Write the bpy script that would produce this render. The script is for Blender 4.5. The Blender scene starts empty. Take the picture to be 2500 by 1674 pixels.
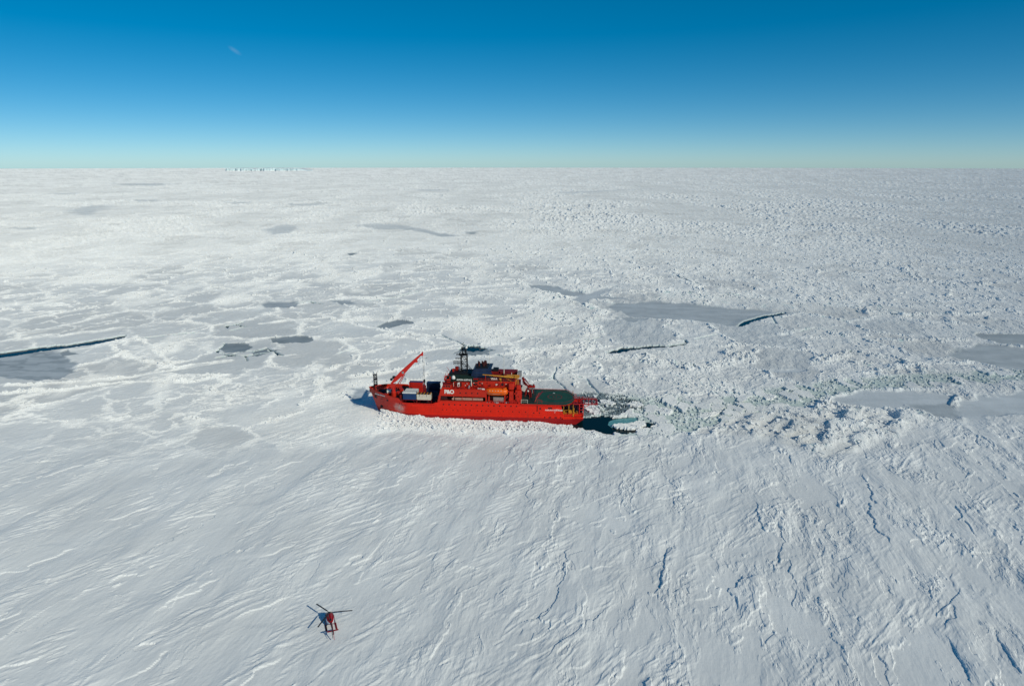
import bpy, math, random
import numpy as np
from mathutils import Vector, Matrix

random.seed(7)
SC = bpy.context.scene
COL = SC.collection

# ------------------------------------------------------------------ camera, sky, sun
CAM_H = 107.0
cam_d = bpy.data.cameras.new('camera')
cam = bpy.data.objects.new('camera', cam_d)
COL.objects.link(cam)
cam.location = (0, 0, CAM_H)
cam.rotation_euler = (math.radians(90 - 14.72), 0, 0)
cam_d.sensor_width = 36
cam_d.lens = 24.0
cam_d.clip_start = 1
cam_d.clip_end = 150000
SC.camera = cam

SUN_AZ = math.radians(137)          # clockwise from +Y, as seen from above
SUN_EL = math.radians(31)
to_sun = Vector((math.sin(SUN_AZ) * math.cos(SUN_EL), math.cos(SUN_AZ) * math.cos(SUN_EL), math.sin(SUN_EL)))
world = bpy.data.worlds.new('World')
SC.world = world
world.use_nodes = True
wn = world.node_tree
wn.nodes.clear()
w_out = wn.nodes.new('ShaderNodeOutputWorld')
w_bg = wn.nodes.new('ShaderNodeBackground')
w_sky = wn.nodes.new('ShaderNodeTexSky')
w_sky.sky_type = 'NISHITA'
w_sky.sun_disc = False
w_sky.sun_elevation = SUN_EL
w_sky.sun_rotation = SUN_AZ
w_sky.altitude = 100
w_sky.air_density = 0.4
w_sky.dust_density = 0.3
w_sky.ozone_density = 4.0
w_bg.inputs['Strength'].default_value = 0.1
w_gam = wn.nodes.new('ShaderNodeGamma')
w_gam.inputs['Gamma'].default_value = 0.796
w_hsv = wn.nodes.new('ShaderNodeHueSaturation')
w_hsv.inputs['Saturation'].default_value = 1.497
wn.links.new(w_sky.outputs[0], w_gam.inputs[0])
wn.links.new(w_gam.outputs[0], w_hsv.inputs['Color'])
w_mul = wn.nodes.new('ShaderNodeVectorMath')
w_mul.operation = 'MULTIPLY'
w_mul.inputs[1].default_value = (1.92, 1.73, 1.32)
wn.links.new(w_hsv.outputs[0], w_mul.inputs[0])
# one faint wisp of cirrus, high on the left
w_tc = wn.nodes.new('ShaderNodeTexCoord')
w_d = wn.nodes.new('ShaderNodeVectorMath'); w_d.operation = 'SUBTRACT'
w_d.inputs[1].default_value = (-0.3498, 0.9267, 0.1375)
w_st = wn.nodes.new('ShaderNodeMapping'); w_st.inputs['Rotation'].default_value = (0, math.radians(-35), 0)
w_s2 = wn.nodes.new('ShaderNodeMapping'); w_s2.inputs['Scale'].default_value = (105, 60, 300)
w_ln = wn.nodes.new('ShaderNodeVectorMath'); w_ln.operation = 'LENGTH'
w_nz = wn.nodes.new('ShaderNodeTexNoise'); w_nz.inputs['Scale'].default_value = 120; w_nz.inputs['Detail'].default_value = 4
w_mr = wn.nodes.new('ShaderNodeMapRange'); w_mr.inputs['From Min'].default_value = 1.0; w_mr.inputs['From Max'].default_value = 0.0; w_mr.inputs['To Max'].default_value = .24
w_mm = wn.nodes.new('ShaderNodeMath'); w_mm.operation = 'MULTIPLY'
w_mx = wn.nodes.new('ShaderNodeMix'); w_mx.data_type = 'RGBA'; w_mx.inputs[7].default_value = (5.0, 6.2, 7.2, 1)
wn.links.new(w_tc.outputs['Generated'], w_d.inputs[0]); wn.links.new(w_d.outputs[0], w_st.inputs['Vector'])
wn.links.new(w_st.outputs[0], w_s2.inputs['Vector']); wn.links.new(w_s2.outputs[0], w_ln.inputs[0]); wn.links.new(w_ln.outputs['Value'], w_mr.inputs['Value'])
wn.links.new(w_tc.outputs['Generated'], w_nz.inputs['Vector'])
wn.links.new(w_mr.outputs[0], w_mm.inputs[0]); wn.links.new(w_nz.outputs['Fac'], w_mm.inputs[1])
wn.links.new(w_mm.outputs[0], w_mx.inputs[0]); wn.links.new(w_mul.outputs[0], w_mx.inputs[6])
wn.links.new(w_mx.outputs[2], w_bg.inputs['Color'])
wn.links.new(w_bg.outputs[0], w_out.inputs['Surface'])

sun_d = bpy.data.lights.new('sun', 'SUN')
sun_d.energy = 2.5
sun_d.angle = math.radians(0.53)
sun_d.color = (1.0, 0.97, 0.79)
sun = bpy.data.objects.new('sun', sun_d)
COL.objects.link(sun)
sun.rotation_euler = (-to_sun).to_track_quat('-Z', 'Y').to_euler()
SC.view_settings.view_transform = 'Standard'
SC.view_settings.look = 'None'
SC.view_settings.exposure = 0.0
SC.view_settings.gamma = 1.0
SC.view_settings.use_curve_mapping = False
SC.cycles.max_bounces = 6
SC.cycles.diffuse_bounces = 3
SC.cycles.glossy_bounces = 2

# ------------------------------------------------------------------ helpers
def nd(nt, typ, **kw):
    n = nt.nodes.new(typ)
    for k, v in kw.items():
        if k in n.inputs.keys():
            n.inputs[k].default_value = v
        else:
            setattr(n, k, v)
    return n

def paint(name, col, rough=0.5, var=0.12, scale=1.5, metal=0.0, dirt=None, dirt_amt=0.25, bump=0.0):
    """a painted or plain surface with uneven tone and weathering"""
    m = bpy.data.materials.new(name)
    m.use_nodes = True
    nt = m.node_tree
    b = nt.nodes['Principled BSDF']
    b.inputs['Roughness'].default_value = rough
    b.inputs['Metallic'].default_value = metal
    b.inputs['Specular IOR Level'].default_value = .3
    tc = nd(nt, 'ShaderNodeTexCoord')
    n1 = nd(nt, 'ShaderNodeTexNoise', Scale=scale, Detail=5.0, Roughness=0.65)
    nt.links.new(tc.outputs['Object'], n1.inputs['Vector'])
    mp = nd(nt, 'ShaderNodeMapRange')
    mp.inputs['From Min'].default_value = 0.3
    mp.inputs['From Max'].default_value = 0.7
    mp.inputs['To Min'].default_value = 1 - var
    mp.inputs['To Max'].default_value = 1 + var
    nt.links.new(n1.outputs['Fac'], mp.inputs['Value'])
    mul = nd(nt, 'ShaderNodeVectorMath', operation='SCALE')
    mul.inputs[0].default_value = col[:3]
    nt.links.new(mp.outputs[0], mul.inputs['Scale'])
    src = mul.outputs[0]
    if dirt:
        n2 = nd(nt, 'ShaderNodeTexNoise', Scale=scale * 0.6, Detail=6.0, Roughness=0.7)
        mpp = nd(nt, 'ShaderNodeMapping')
        mpp.inputs['Scale'].default_value = (1.6, 1.6, 0.35)
        nt.links.new(tc.outputs['Object'], mpp.inputs['Vector'])
        nt.links.new(mpp.outputs[0], n2.inputs['Vector'])
        r2 = nd(nt, 'ShaderNodeMapRange')
        r2.inputs['From Min'].default_value = 0.5
        r2.inputs['From Max'].default_value = 0.72
        r2.inputs['To Max'].default_value = dirt_amt
        nt.links.new(n2.outputs['Fac'], r2.inputs['Value'])
        mx = nd(nt, 'ShaderNodeMix', data_type='RGBA')
        mx.inputs['B'].default_value = (0, 0, 0, 1)
        nt.links.new(r2.outputs[0], mx.inputs[0])
        nt.links.new(src, mx.inputs[6])
        mx.inputs[7].default_value = tuple(dirt) + (1,)
        src = mx.outputs[2]
    nt.links.new(src, b.inputs['Base Color'])
    return m

def tag(o, label=None, cat=None, group=None, kind=None):
    if label: o['label'] = label
    if cat: o['category'] = cat
    if group: o['group'] = group
    if kind: o['kind'] = kind
    return o

def empty(name, loc=(0, 0, 0), rz=0.0, parent=None):
    o = bpy.data.objects.new(name, None)
    o.location = loc
    o.rotation_euler = (0, 0, rz)
    o.empty_display_size = 0.5
    COL.objects.link(o)
    if parent: o.parent = parent
    return o

class MB:
    """collects boxes, prisms, tubes and spheres, then links them as one mesh object"""
    def __init__(s):
        s.v = []; s.f = []; s.mi = []; s.cut = []
    def add(s, vs, fs, mi=0):
        n = len(s.v)
        s.cut.append((n, len(s.f)))
        s.v += [tuple(p) for p in vs]
        s.f += [tuple(i + n for i in f) for f in fs]
        s.mi += [mi] * len(fs)
        return s
    def box(s, x0, x1, y0, y1, z0, z1, mi=0):
        if x0 > x1: x0, x1 = x1, x0
        if y0 > y1: y0, y1 = y1, y0
        if z0 > z1: z0, z1 = z1, z0
        vs = [(x0, y0, z0), (x1, y0, z0), (x1, y1, z0), (x0, y1, z0), (x0, y0, z1), (x1, y0, z1), (x1, y1, z1), (x0, y1, z1)]
        return s.add(vs, [(0, 3, 2, 1), (4, 5, 6, 7), (0, 1, 5, 4), (1, 2, 6, 5), (2, 3, 7, 6), (3, 0, 4, 7)], mi)
    def prism_y(s, pts, y0, y1, mi=0):
        """polygon in (x, z) extruded along y"""
        n = len(pts)
        vs = [(x, y0, z) for x, z in pts] + [(x, y1, z) for x, z in pts]
        fs = [tuple(range(n)), tuple(range(2 * n - 1, n - 1, -1))]
        fs += [(i, i + n, (i + 1) % n + n, (i + 1) % n) for i in range(n)]
        return s.add(vs, fs, mi)
    def prism_z(s, pts, z0, z1, mi=0):
        n = len(pts)
        vs = [(x, y, z0) for x, y in pts] + [(x, y, z1) for x, y in pts]
        fs = [tuple(range(n - 1, -1, -1)), tuple(range(n, 2 * n))]
        fs += [(i, (i + 1) % n, (i + 1) % n + n, i + n) for i in range(n)]
        return s.add(vs, fs, mi)
    def tube(s, a, b, r0, r1=None, n=6, mi=0):
        r1 = r0 if r1 is None else r1
        a = Vector(a); b = Vector(b); d = (b - a).normalized()
        u = d.orthogonal().normalized(); w = d.cross(u)
        vs = []
        for p, r in ((a, r0), (b, r1)):
            for k in range(n):
                t = 2 * math.pi * (k + .5) / n
                vs.append(p + u * (math.cos(t) * r) + w * (math.sin(t) * r))
        fs = [(i, (i + 1) % n, (i + 1) % n + n, i + n) for i in range(n)]
        fs += [tuple(range(n - 1, -1, -1)), tuple(range(n, 2 * n))]
        return s.add(vs, fs, mi)
    def path(s, pts, r, n=6, mi=0):
        for a, b in zip(pts[:-1], pts[1:]): s.tube(a, b, r, r, n, mi)
        return s
    def lathe(s, c, prof, n=16, axis='z', mi=0):
        """profile [(radius, t)] turned about an axis through c"""
        vs = []
        for r, t in prof:
            for k in range(n):
                a = 2 * math.pi * k / n
                p = (r * math.cos(a), r * math.sin(a), t)
                if axis == 'x': p = (t, p[0], p[1])
                if axis == 'y': p = (p[0], t, p[1])
                vs.append((c[0] + p[0], c[1] + p[1], c[2] + p[2]))
        m = len(prof)
        fs = []
        for j in range(m - 1):
            for i in range(n):
                fs.append((j * n + i, j * n + (i + 1) % n, (j + 1) * n + (i + 1) % n, (j + 1) * n + i))
        fs += [tuple(range(n - 1, -1, -1)), tuple(range((m - 1) * n, m * n))]
        return s.add(vs, fs, mi)
    def truss(s, a, b, w, r, bays, n=4, mi=0, up=(0, 0, 1)):
        """square lattice beam between a and b"""
        a = Vector(a); b = Vector(b); d = (b - a).normalized()
        u = d.cross(Vector(up))
        u = u.normalized() if u.length > 1e-3 else Vector((1, 0, 0))
        v = d.cross(u).normalized()
        cs = [(u * i + v * j) * (w / 2) for i, j in ((1, 1), (-1, 1), (-1, -1), (1, -1))]
        for c in cs: s.tube(a + c, b + c, r, r, n, mi)
        for k in range(bays + 1):
            p = a + (b - a) * (k / bays)
            for i in range(4):
                s.tube(p + cs[i], p + cs[(i + 1) % 4], r * .75, None, n, mi)
                if k < bays:
                    q = a + (b - a) * ((k + 1) / bays)
                    e = (i, (i + 1) % 4) if k % 2 else ((i + 1) % 4, i)
                    s.tube(p + cs[e[0]], q + cs[e[1]], r * .6, None, n, mi)
        return s
    def split(s, name, mats, parent=None, **kw):
        """one object per piece that was added"""
        cuts = s.cut + [(len(s.v), len(s.f))]
        out = []
        for (v0, f0), (v1, f1) in zip(cuts[:-1], cuts[1:]):
            m = MB(); m.v = s.v[v0:v1]; m.f = [tuple(i - v0 for i in f) for f in s.f[f0:f1]]; m.mi = s.mi[f0:f1]
            out.append(m.build(name, mats, parent, **kw))
        return out
    def build(s, name, mats, parent=None, smooth=False, loc=None, rz=0.0, bevel=0.0):
        me = bpy.data.meshes.new(name)
        me.from_pydata(s.v, [], s.f)
        if not isinstance(mats, (list, tuple)): mats = [mats]
        for m in mats: me.materials.append(m)
        if len(mats) > 1: me.polygons.foreach_set('material_index', s.mi)
        if smooth: me.polygons.foreach_set('use_smooth', [True] * len(me.polygons))
        me.validate(); me.update()
        o = bpy.data.objects.new(name, me)
        COL.objects.link(o)
        if parent: o.parent = parent
        if loc: o.location = loc
        o.rotation_euler = (0, 0, rz)
        if bevel:
            b = o.modifiers.new('bevel', 'BEVEL'); b.width = bevel; b.segments = 1; b.limit_method = 'ANGLE'
        return o

def lettering(name, text, size, loc, rot, mat, parent, depth=0.03, bold=0.0, spacing=1.0, align='LEFT', sx=1.0):
    cu = bpy.data.curves.new(name, 'FONT')
    cu.body = text; cu.size = size; cu.extrude = depth; cu.offset = bold
    cu.align_x = align; cu.align_y = 'BOTTOM_BASELINE' if False else 'BOTTOM'
    cu.space_character = spacing
    tmp = bpy.data.objects.new('tmp_text', cu)
    COL.objects.link(tmp)
    dg = bpy.context.evaluated_depsgraph_get()
    me = bpy.data.meshes.new_from_object(tmp.evaluated_get(dg))
    bpy.data.objects.remove(tmp)
    me.name = name
    me.materials.clear(); me.materials.append(mat)
    o = bpy.data.objects.new(name, me)
    o.location = loc; o.rotation_euler = rot; o.scale = (sx, 1, 1)
    COL.objects.link(o); o.parent = parent
    return o

# ------------------------------------------------------------------ noise
def _hash(ix, iy, seed):
    h = (ix.astype(np.uint32) * np.uint32(374761393) + iy.astype(np.uint32) * np.uint32(668265263) + np.uint32(seed * 1442695041 & 0xffffffff))
    h = (h ^ (h >> np.uint32(13))) * np.uint32(1274126177)
    h = (h ^ (h >> np.uint32(15))) * np.uint32(2246822519)
    return h ^ (h >> np.uint32(16))

_GA = (np.arange(256) * (2 * np.pi / 256)).astype(np.float32)
_GX, _GY = np.cos(_GA), np.sin(_GA)

def gnoise(x, y, seed=0):
    fx = np.floor(x); fy = np.floor(y)
    ix = fx.astype(np.int64); iy = fy.astype(np.int64)
    dx = (x - fx).astype(np.float32); dy = (y - fy).astype(np.float32)
    def g(ox, oy):
        h = (_hash(ix + ox, iy + oy, seed) & np.uint32(255)).astype(np.int32)
        return _GX[h] * (dx - ox) + _GY[h] * (dy - oy)
    u = dx * dx * dx * (dx * (dx * 6 - 15) + 10)
    v = dy * dy * dy * (dy * (dy * 6 - 15) + 10)
    a = g(0, 0); a += (g(1, 0) - a) * u
    b = g(0, 1); b += (g(1, 1) - b) * u
    return (a + (b - a) * v) * 1.5

def fbm(x, y, octs, seed=0, gain=0.5, fp=None, lam=1.0, ridged=False):
    """fp: ground footprint of a vertex, lam: metres per unit, so detail finer than the mesh is left out"""
    t = 0; amp = 1.0; s = 1.0; nrm = 0
    for o in range(octs):
        n = gnoise(x * s + 17.3 * o, y * s - 9.1 * o, seed + o)
        if ridged: n = 1 - 2 * np.abs(n)
        if fp is not None:
            n = n * np.clip((lam / s / fp - 1.2) / 1.5, 0, 1)
        t = t + n * amp; nrm += amp
        amp *= gain; s *= 2.03
    return t / nrm

def cells(x, y, seed=0, jit=0.92, second=False):
    """jittered-grid cells: distance to nearest (and second) point, cell hash, offset to its centre"""
    fx = np.floor(x).astype(np.int64); fy = np.floor(y).astype(np.int64)
    d1 = np.full(x.shape, 9.0, np.float32); d2 = d1.copy()
    hid = np.zeros(x.shape, np.uint32); ox = np.zeros(x.shape, np.float32); oy = ox.copy()
    for i in (-1, 0, 1):
        for j in (-1, 0, 1):
            h = _hash(fx + i, fy + j, seed)
            px = (fx + i) + .5 + jit * ((h & np.uint32(1023)).astype(np.float32) / 1023 - .5)
            py = (fy + j) + .5 + jit * (((h >> np.uint32(10)) & np.uint32(1023)).astype(np.float32) / 1023 - .5)
            ex = (x - px).astype(np.float32); ey = (y - py).astype(np.float32)
            d = ex * ex + ey * ey
            m = d < d1
            d2 = np.where(m, d1, np.minimum(d2, d))
            d1 = np.where(m, d, d1)
            hid = np.where(m, h, hid); ox = np.where(m, ex, ox); oy = np.where(m, ey, oy)
    return np.sqrt(d1), np.sqrt(d2), hid, ox, oy

def h01(h, k):
    return (_hash(h.astype(np.int64), np.full(h.shape, k, np.int64), 77) & np.uint32(65535)).astype(np.float32) / 65535

def sstep(a, b, x):
    t = np.clip((x - a) / (b - a), 0, 1)
    return t * t * (3 - 2 * t)

def poly_sd(x, y, poly):
    """signed distance to a polygon, positive inside"""
    n = len(poly); d = np.full(x.shape, 1e9); ins = np.zeros(x.shape, bool)
    for i in range(n):
        ax, ay = poly[i]; bx, by = poly[(i + 1) % n]
        ex, ey = bx - ax, by - ay
        t = np.clip(((x - ax) * ex + (y - ay) * ey) / (ex * ex + ey * ey + 1e-9), 0, 1)
        d = np.minimum(d, (x - ax - t * ex) ** 2 + (y - ay - t * ey) ** 2)
        c = ((ay > y) != (by > y)) & (x < (bx - ax) * (y - ay) / (by - ay + 1e-12) + ax)
        ins ^= c
    d = np.sqrt(d)
    return np.where(ins, d, -d)

def line_d(x, y, pts):
    d = np.full(x.shape, 1e9)
    for (ax, ay), (bx, by) in zip(pts[:-1], pts[1:]):
        ex, ey = bx - ax, by - ay
        t = np.clip(((x - ax) * ex + (y - ay) * ey) / (ex * ex + ey * ey + 1e-9), 0, 1)
        d = np.minimum(d, (x - ax - t * ex) ** 2 + (y - ay - t * ey) ** 2)
    return np.sqrt(d)

# ------------------------------------------------------------------ the ice survey (ground positions in metres, x to the right, y ahead)
R_EARTH = 6.371e6
NEAR_FLOE = [(-419.2, 234.6), (-201.7, 249.9), (-167.7, 247.1), (-133.2, 242.1), (-112.8, 238.3), (-94.4, 243.2), (-73.1, 245.9), (-65.8, 255.3), (-48.6, 260.5), (-16.7, 259.6), (25, 259.6), (31.7, 244.8), (39.9, 241.7), (51.6, 249.9), (66.8, 259.6), (91.8, 259.6), (104.5, 257.9), (112.4, 244.8), (118, 239.4), (132.2, 243.2), (151, 257.9), (184.2, 274.2), (228.3, 286.7), (718.3, 352.8)] + [(1500, -3000), (-1500, -3000)]
BRASH = [(25.6, 311.9), (39.8, 315), (60.6, 308.9), (85.7, 300.2), (107.5, 308.9), (131.8, 321.3), (158.4, 331.1), (179.9, 336.6), (211.4, 343.8), (251.6, 348.9), (274.5, 350.4), (372, 360.5), (343.9, 331.2), (263, 334.6), (231.3, 327.8), (198.7, 321.3), (170.7, 318.1), (147.3, 306), (127.3, 294.6), (109.6, 286.7), (87, 271.8), (67.2, 261.3), (51.7, 259.6), (41.7, 259.6), (30.5, 264), (15.6, 270.4), (27.6, 289.3)]
SLUSH = [(23.6, 310.7), (37.8, 315), (49.3, 311.9), (59.6, 303.1), (59.8, 291.9), (50.9, 285.1), (39.7, 283.1), (30.5, 281), (25.4, 284.1)]
OPEN_WATER = [
 [(14.7, 270.9), (24, 278.1), (31.5, 282), (41.6, 283.6), (45.2, 283.6), (50.4, 282), (61.4, 274.2), (61.5, 269.5), (58.2, 266.7), (52.5, 264), (45.3, 261.3), (38.7, 261.8), (32.3, 264.9), (25.7, 267.2), (20.7, 268.5)],
 [(-391.7, 318.1), (-344.5, 355), (-300.1, 385.7), (-290.8, 393.1), (-284.2, 399.7), (-273, 403.5), (-262.6, 415.6), (-251, 427.2), (-246.3, 419.8), (-254.7, 406.5), (-264.4, 397.8), (-271.2, 393), (-282.7, 384.8), (-292.5, 375.2), (-332.5, 341.6), (-371.5, 300.2)],
 [(152.8, 452.5), (165.2, 471.4), (175.2, 479.4), (185.5, 487.6), (202.8, 497.5), (203.8, 494.7), (182.1, 478), (170.1, 468.8), (158.6, 454.9)],
 [(55.2, 389.3), (62.2, 392.1), (66.6, 396.8), (76.8, 398.7), (87.3, 401.6), (97.4, 402.5), (108.4, 408.5), (105.7, 403.5), (93.9, 397.7), (83.4, 394.9), (73.3, 393), (65.3, 388.4), (61.5, 383), (57.5, 384.8)],
 [(-32.3, 393), (-29.8, 399.6), (-26.3, 403.5), (-14.8, 395.8), (-18.2, 389.3), (-24.2, 388.4)],
]
CRACKS = [
 ([(-233.1, 420.8), (-226.1, 425.1), (-213.9, 432.7), (-206.4, 433.9)], 2.2),
 ([(-192.2, 446.5), (-194.5, 454.9), (-189.7, 456.2), (-188.7, 466.2)], 2.0),
 ([(-191.1, 459.9), (-180.8, 451.3), (-183.1, 446.5), (-186.7, 439.5)], 2.0),
 ([(-167.3, 375.2), (-163.2, 379.5), (-153.4, 378.7), (-145.8, 383.9), (-140.3, 387.5), (-132.2, 378.7)], 2.6),
 ([(-153.9, 378.7), (-148.7, 368.5)], .8),
 ([(-170.5, 383.9), (-163.5, 380.4), (-159.2, 387.5), (-153.8, 389.3)], 1.6),
 ([(-177, 406.5), (-175.5, 394.9), (-172.2, 385.7)], 1.2),
 ([(-151.8, 388.4), (-147.3, 394.9), (-137.8, 385.7)], 1.8),
 ([(-28.7, 401.6), (-19.8, 398.7), (-10.9, 389.3)], 1.2),
 ([(92.6, 610.2), (98.7, 601.7)], 1.0),
 ([(-315.2, 406.5), (-302.8, 410.5)], .0),
 ([(-117, 539.8), (-97.9, 553.7), (-81.6, 583.5)], 2.4),
 ([(-171, 533.1), (-162.6, 538.1), (-150.5, 529.8)], 2.8),
 ([(-45.5, 428.3), (-37.2, 414.5), (-28.7, 402.5)], 1.0),
 ([(-8.6, 381.3), (-6.1, 376.1), (-2.8, 374.4)], 1.4),
 ([(188.5, 483.4), (184.5, 468.8), (182.9, 459.9)], 0.9),
 ([(40.8, 416.6), (48.9, 415.6), (56.5, 422.9)], 1.7),
 ([(105.8, 418.7), (108.6, 415.6), (108.4, 408.5)], 1.2),
 ([(116.7, 418.7), (133.6, 430.5)], 1.0),
 ([(-101.4, 383), (-97.1, 390.3), (-93.3, 394.9)], 0.9),
 ([(-11.2, 247.9), (-35.8, 412.5)], 0.0),
 ([(23.4, 355.7), (21.5, 334.6), (25.5, 323.2), (28.5, 310.7)], 0.5),
 ([(37.9, 334.6), (39.9, 321.3), (41.7, 310.7)], 0.7),
 ([(220.4, 1057.3), (229.1, 1039.1)], 4.0),
 ([(162.3, 671), (166.5, 639.2), (173.3, 621)], 1.5),
 ([(188.5, 436.1), (204.3, 447.7), (214.9, 440.7)], 0.8),
]
# refrozen young ice: outline, tone 0 dark nilas .. 1 grey white
YOUNG = [
 ([(18.8, 618.8), (33.6, 614.5), (53.2, 583.5), (75.4, 562.7), (96.1, 543.2), (73.6, 548.4), (48.1, 564.5), (25.1, 589.5)], 0.76),
 ([(71.4, 518.6), (80.7, 528.2), (115.3, 539.8), (158.6, 518.6), (196.3, 500.5), (205.9, 497.5), (177.7, 474), (153.4, 452.5), (129.7, 468.8), (102, 474), (80.6, 486.2)], 0.76),
 ([(73, 475.3), (83.1, 483.4), (96.4, 475.3), (89.1, 467.5), (77.6, 467.5)], 0.74),
 ([(297.3, 429.4), (316.3, 433.9), (332.6, 430.5), (439.1, 430.6), (405, 394.9), (309.6, 398.7), (301.4, 408.5), (295.5, 416.6)], 0.59),
 ([(251.6, 375.2), (270, 394.9), (290, 406.5), (298.7, 404.5), (306.8, 394.9), (396.2, 385.8), (347.2, 334.6), (273.4, 348.9), (260.3, 362)], 0.69),
 ([(152.6, 304.8), (171.2, 315), (198.1, 316.8), (210, 310.1), (205.7, 300.2), (196.6, 294.7), (184.1, 289.3), (166.8, 291.4), (152.2, 295.7)], 0.94),
 ([(194.1, 285.1), (205.9, 297.4), (224.9, 308.9), (248.8, 315), (331.4, 318.1), (296.5, 281.6), (226.4, 284.1), (213.5, 281), (199.6, 279.1)], 0.92),
 ([(180.7, 294.7), (200.2, 297.4), (201.6, 289.3), (193.1, 280), (184.2, 283.1)], 0.69),
 ([(-342.5, 352.7), (-292.5, 375.2), (-284.5, 383.9), (-274.3, 390.3), (-251.1, 372.7), (-231.9, 348.9), (-231.5, 334.6), (-249, 332.5), (-264.5, 336.6), (-317.1, 324.5)], 0.80),
 ([(-268.9, 385.7), (-263.9, 393), (-251, 383.9), (-259.6, 378.7)], 0.50),
 ([(-175.5, 394.9), (-177, 406.5), (-164.6, 408.5), (-155.9, 399.6), (-155.9, 388.4), (-163.3, 385.7), (-170.6, 383)], 0.38),
 ([(-151.4, 387.5), (-145.7, 394), (-139.4, 387.5), (-144.3, 379.5)], 0.38),
 ([(-169.5, 380.4), (-165, 383.9), (-156.4, 380.4), (-161.5, 375.2), (-166.6, 375.2)], 0.48),
 ([(-148.8, 406.5), (-151.7, 418.7), (-144.6, 425.1), (-132.5, 424), (-126.7, 417.6), (-127.9, 408.5), (-138, 404.5)], 0.46),
 ([(-96.4, 446.5), (-90.6, 459.9), (-81.9, 467.5), (-71.7, 466.2), (-68.5, 459.9), (-76.1, 448.9), (-87.5, 443)], 0.50),
 ([(-196.3, 526.6), (-193.8, 538.1), (-173, 536.5), (-169.7, 515.5), (-187.1, 514)], 0.74),
 ([(-151.1, 538.1), (-138.4, 539.8), (-122.7, 528.2), (-133.6, 520.2)], 0.76),
 ([(-37.1, 383.9), (-29.6, 396.8), (-11, 392.1), (-12.9, 383.9), (-21.1, 376.9), (-31.3, 387.5)], 0.44),
 ([(-80.2, 308.9), (-80.1, 321.3), (-70.3, 318.1), (-68.9, 297.4)], 1.00),
 ([(-1039.3, 1622.7), (-1101.3, 1779.6), (-1090.1, 1869.7), (-1027.8, 1779.4), (-894.5, 1490.7), (-926.8, 1478.8)], 0.76),
 ([(-2255, 3937), (-1861, 3932), (-1735, 3489), (-1977, 3558)], 0.69),
 ([(-1162.8, 2103.8), (-1075.4, 2152.4), (-1023, 2034), (-1100.9, 2034.2)], 0.64),
 ([(-1705.5, 2573), (-1644.6, 2645.8), (-1571.4, 2502.9), (-1645.1, 2503.3)], 0.69),
 ([(-413.2, 1158.9), (-416.8, 1254.8), (-379.2, 1204.9), (-360.8, 1102.5), (-372.7, 1069.9)], 0.84),
 ([(-282.8, 1237.7), (-265.9, 1281.2), (-180, 1212.9), (-85, 1057.3), (-99.1, 1039.1), (-170, 1144.1), (-241, 1158.8)], 0.80),
 ([(-74.3, 1116), (-54.8, 1122.9), (-54.8, 1082.6), (-67.3, 1076.2)], 0.38),
 ([(-205.5, 835.9), (-194.3, 843.8), (-191, 820.5), (-199.4, 820.5)], 0.43),
 ([(-622.5, 1887.7), (-532.8, 1967.9), (-517.9, 1831.3), (-587.7, 1813.4)], 0.69),
 ([(-807.8, 1989.7), (-754.9, 2011.2), (-724.3, 1907.3), (-763.7, 1907.4)], 0.64),
 ([(-418.8, 2979.6), (-266, 3028), (-266.5, 2842.6), (-361, 2799.9)], 0.74),
 ([(157.1, 2678.6), (641, 3131), (416.5, 2842.9), (222.9, 2532.5)], 0.84),
 ([(-863.6, 1182), (-830.2, 1189.7), (-813, 1159.3), (-840.5, 1159.3)], 0.64),
 ([(137.8, 348.9), (156.2, 351.1), (151, 343.8), (138.1, 343.7)], 1.00),
 ([(56, 523.4), (92, 605.9), (79.6, 595.6), (50.2, 548.4)], 0.99),
]
TILTED = [(92.5, 267.2), (103.4, 279), (116.8, 281.5), (137, 286.7), (156.5, 289.3), (179.3, 284.1), (175.7, 271.8), (151.9, 259.6), (132.6, 244), (118.3, 240.2), (112.7, 245.5), (106.2, 257.9), (100.2, 259.6)]
SLAB = [(33.3, 256.2), (40.1, 259.6), (51.4, 257.9), (61.2, 264.9), (61.1, 258.3), (54.8, 249.9), (40, 242.4), (32.5, 245.5)]
HULL_RUBBLE = [(-123, 279.1), (-103.9, 297.4), (-75.5, 297.4), (-60.8, 289.3), (-35.4, 276.6), (0, 272.3), (25.8, 268.5), (38.5, 260.5), (51.3, 257), (36.8, 247.9), (21.8, 260.5), (-8.4, 260.5), (-42, 261.3), (-64.1, 255.3), (-74.7, 245.9), (-88.1, 247.9)]
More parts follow.
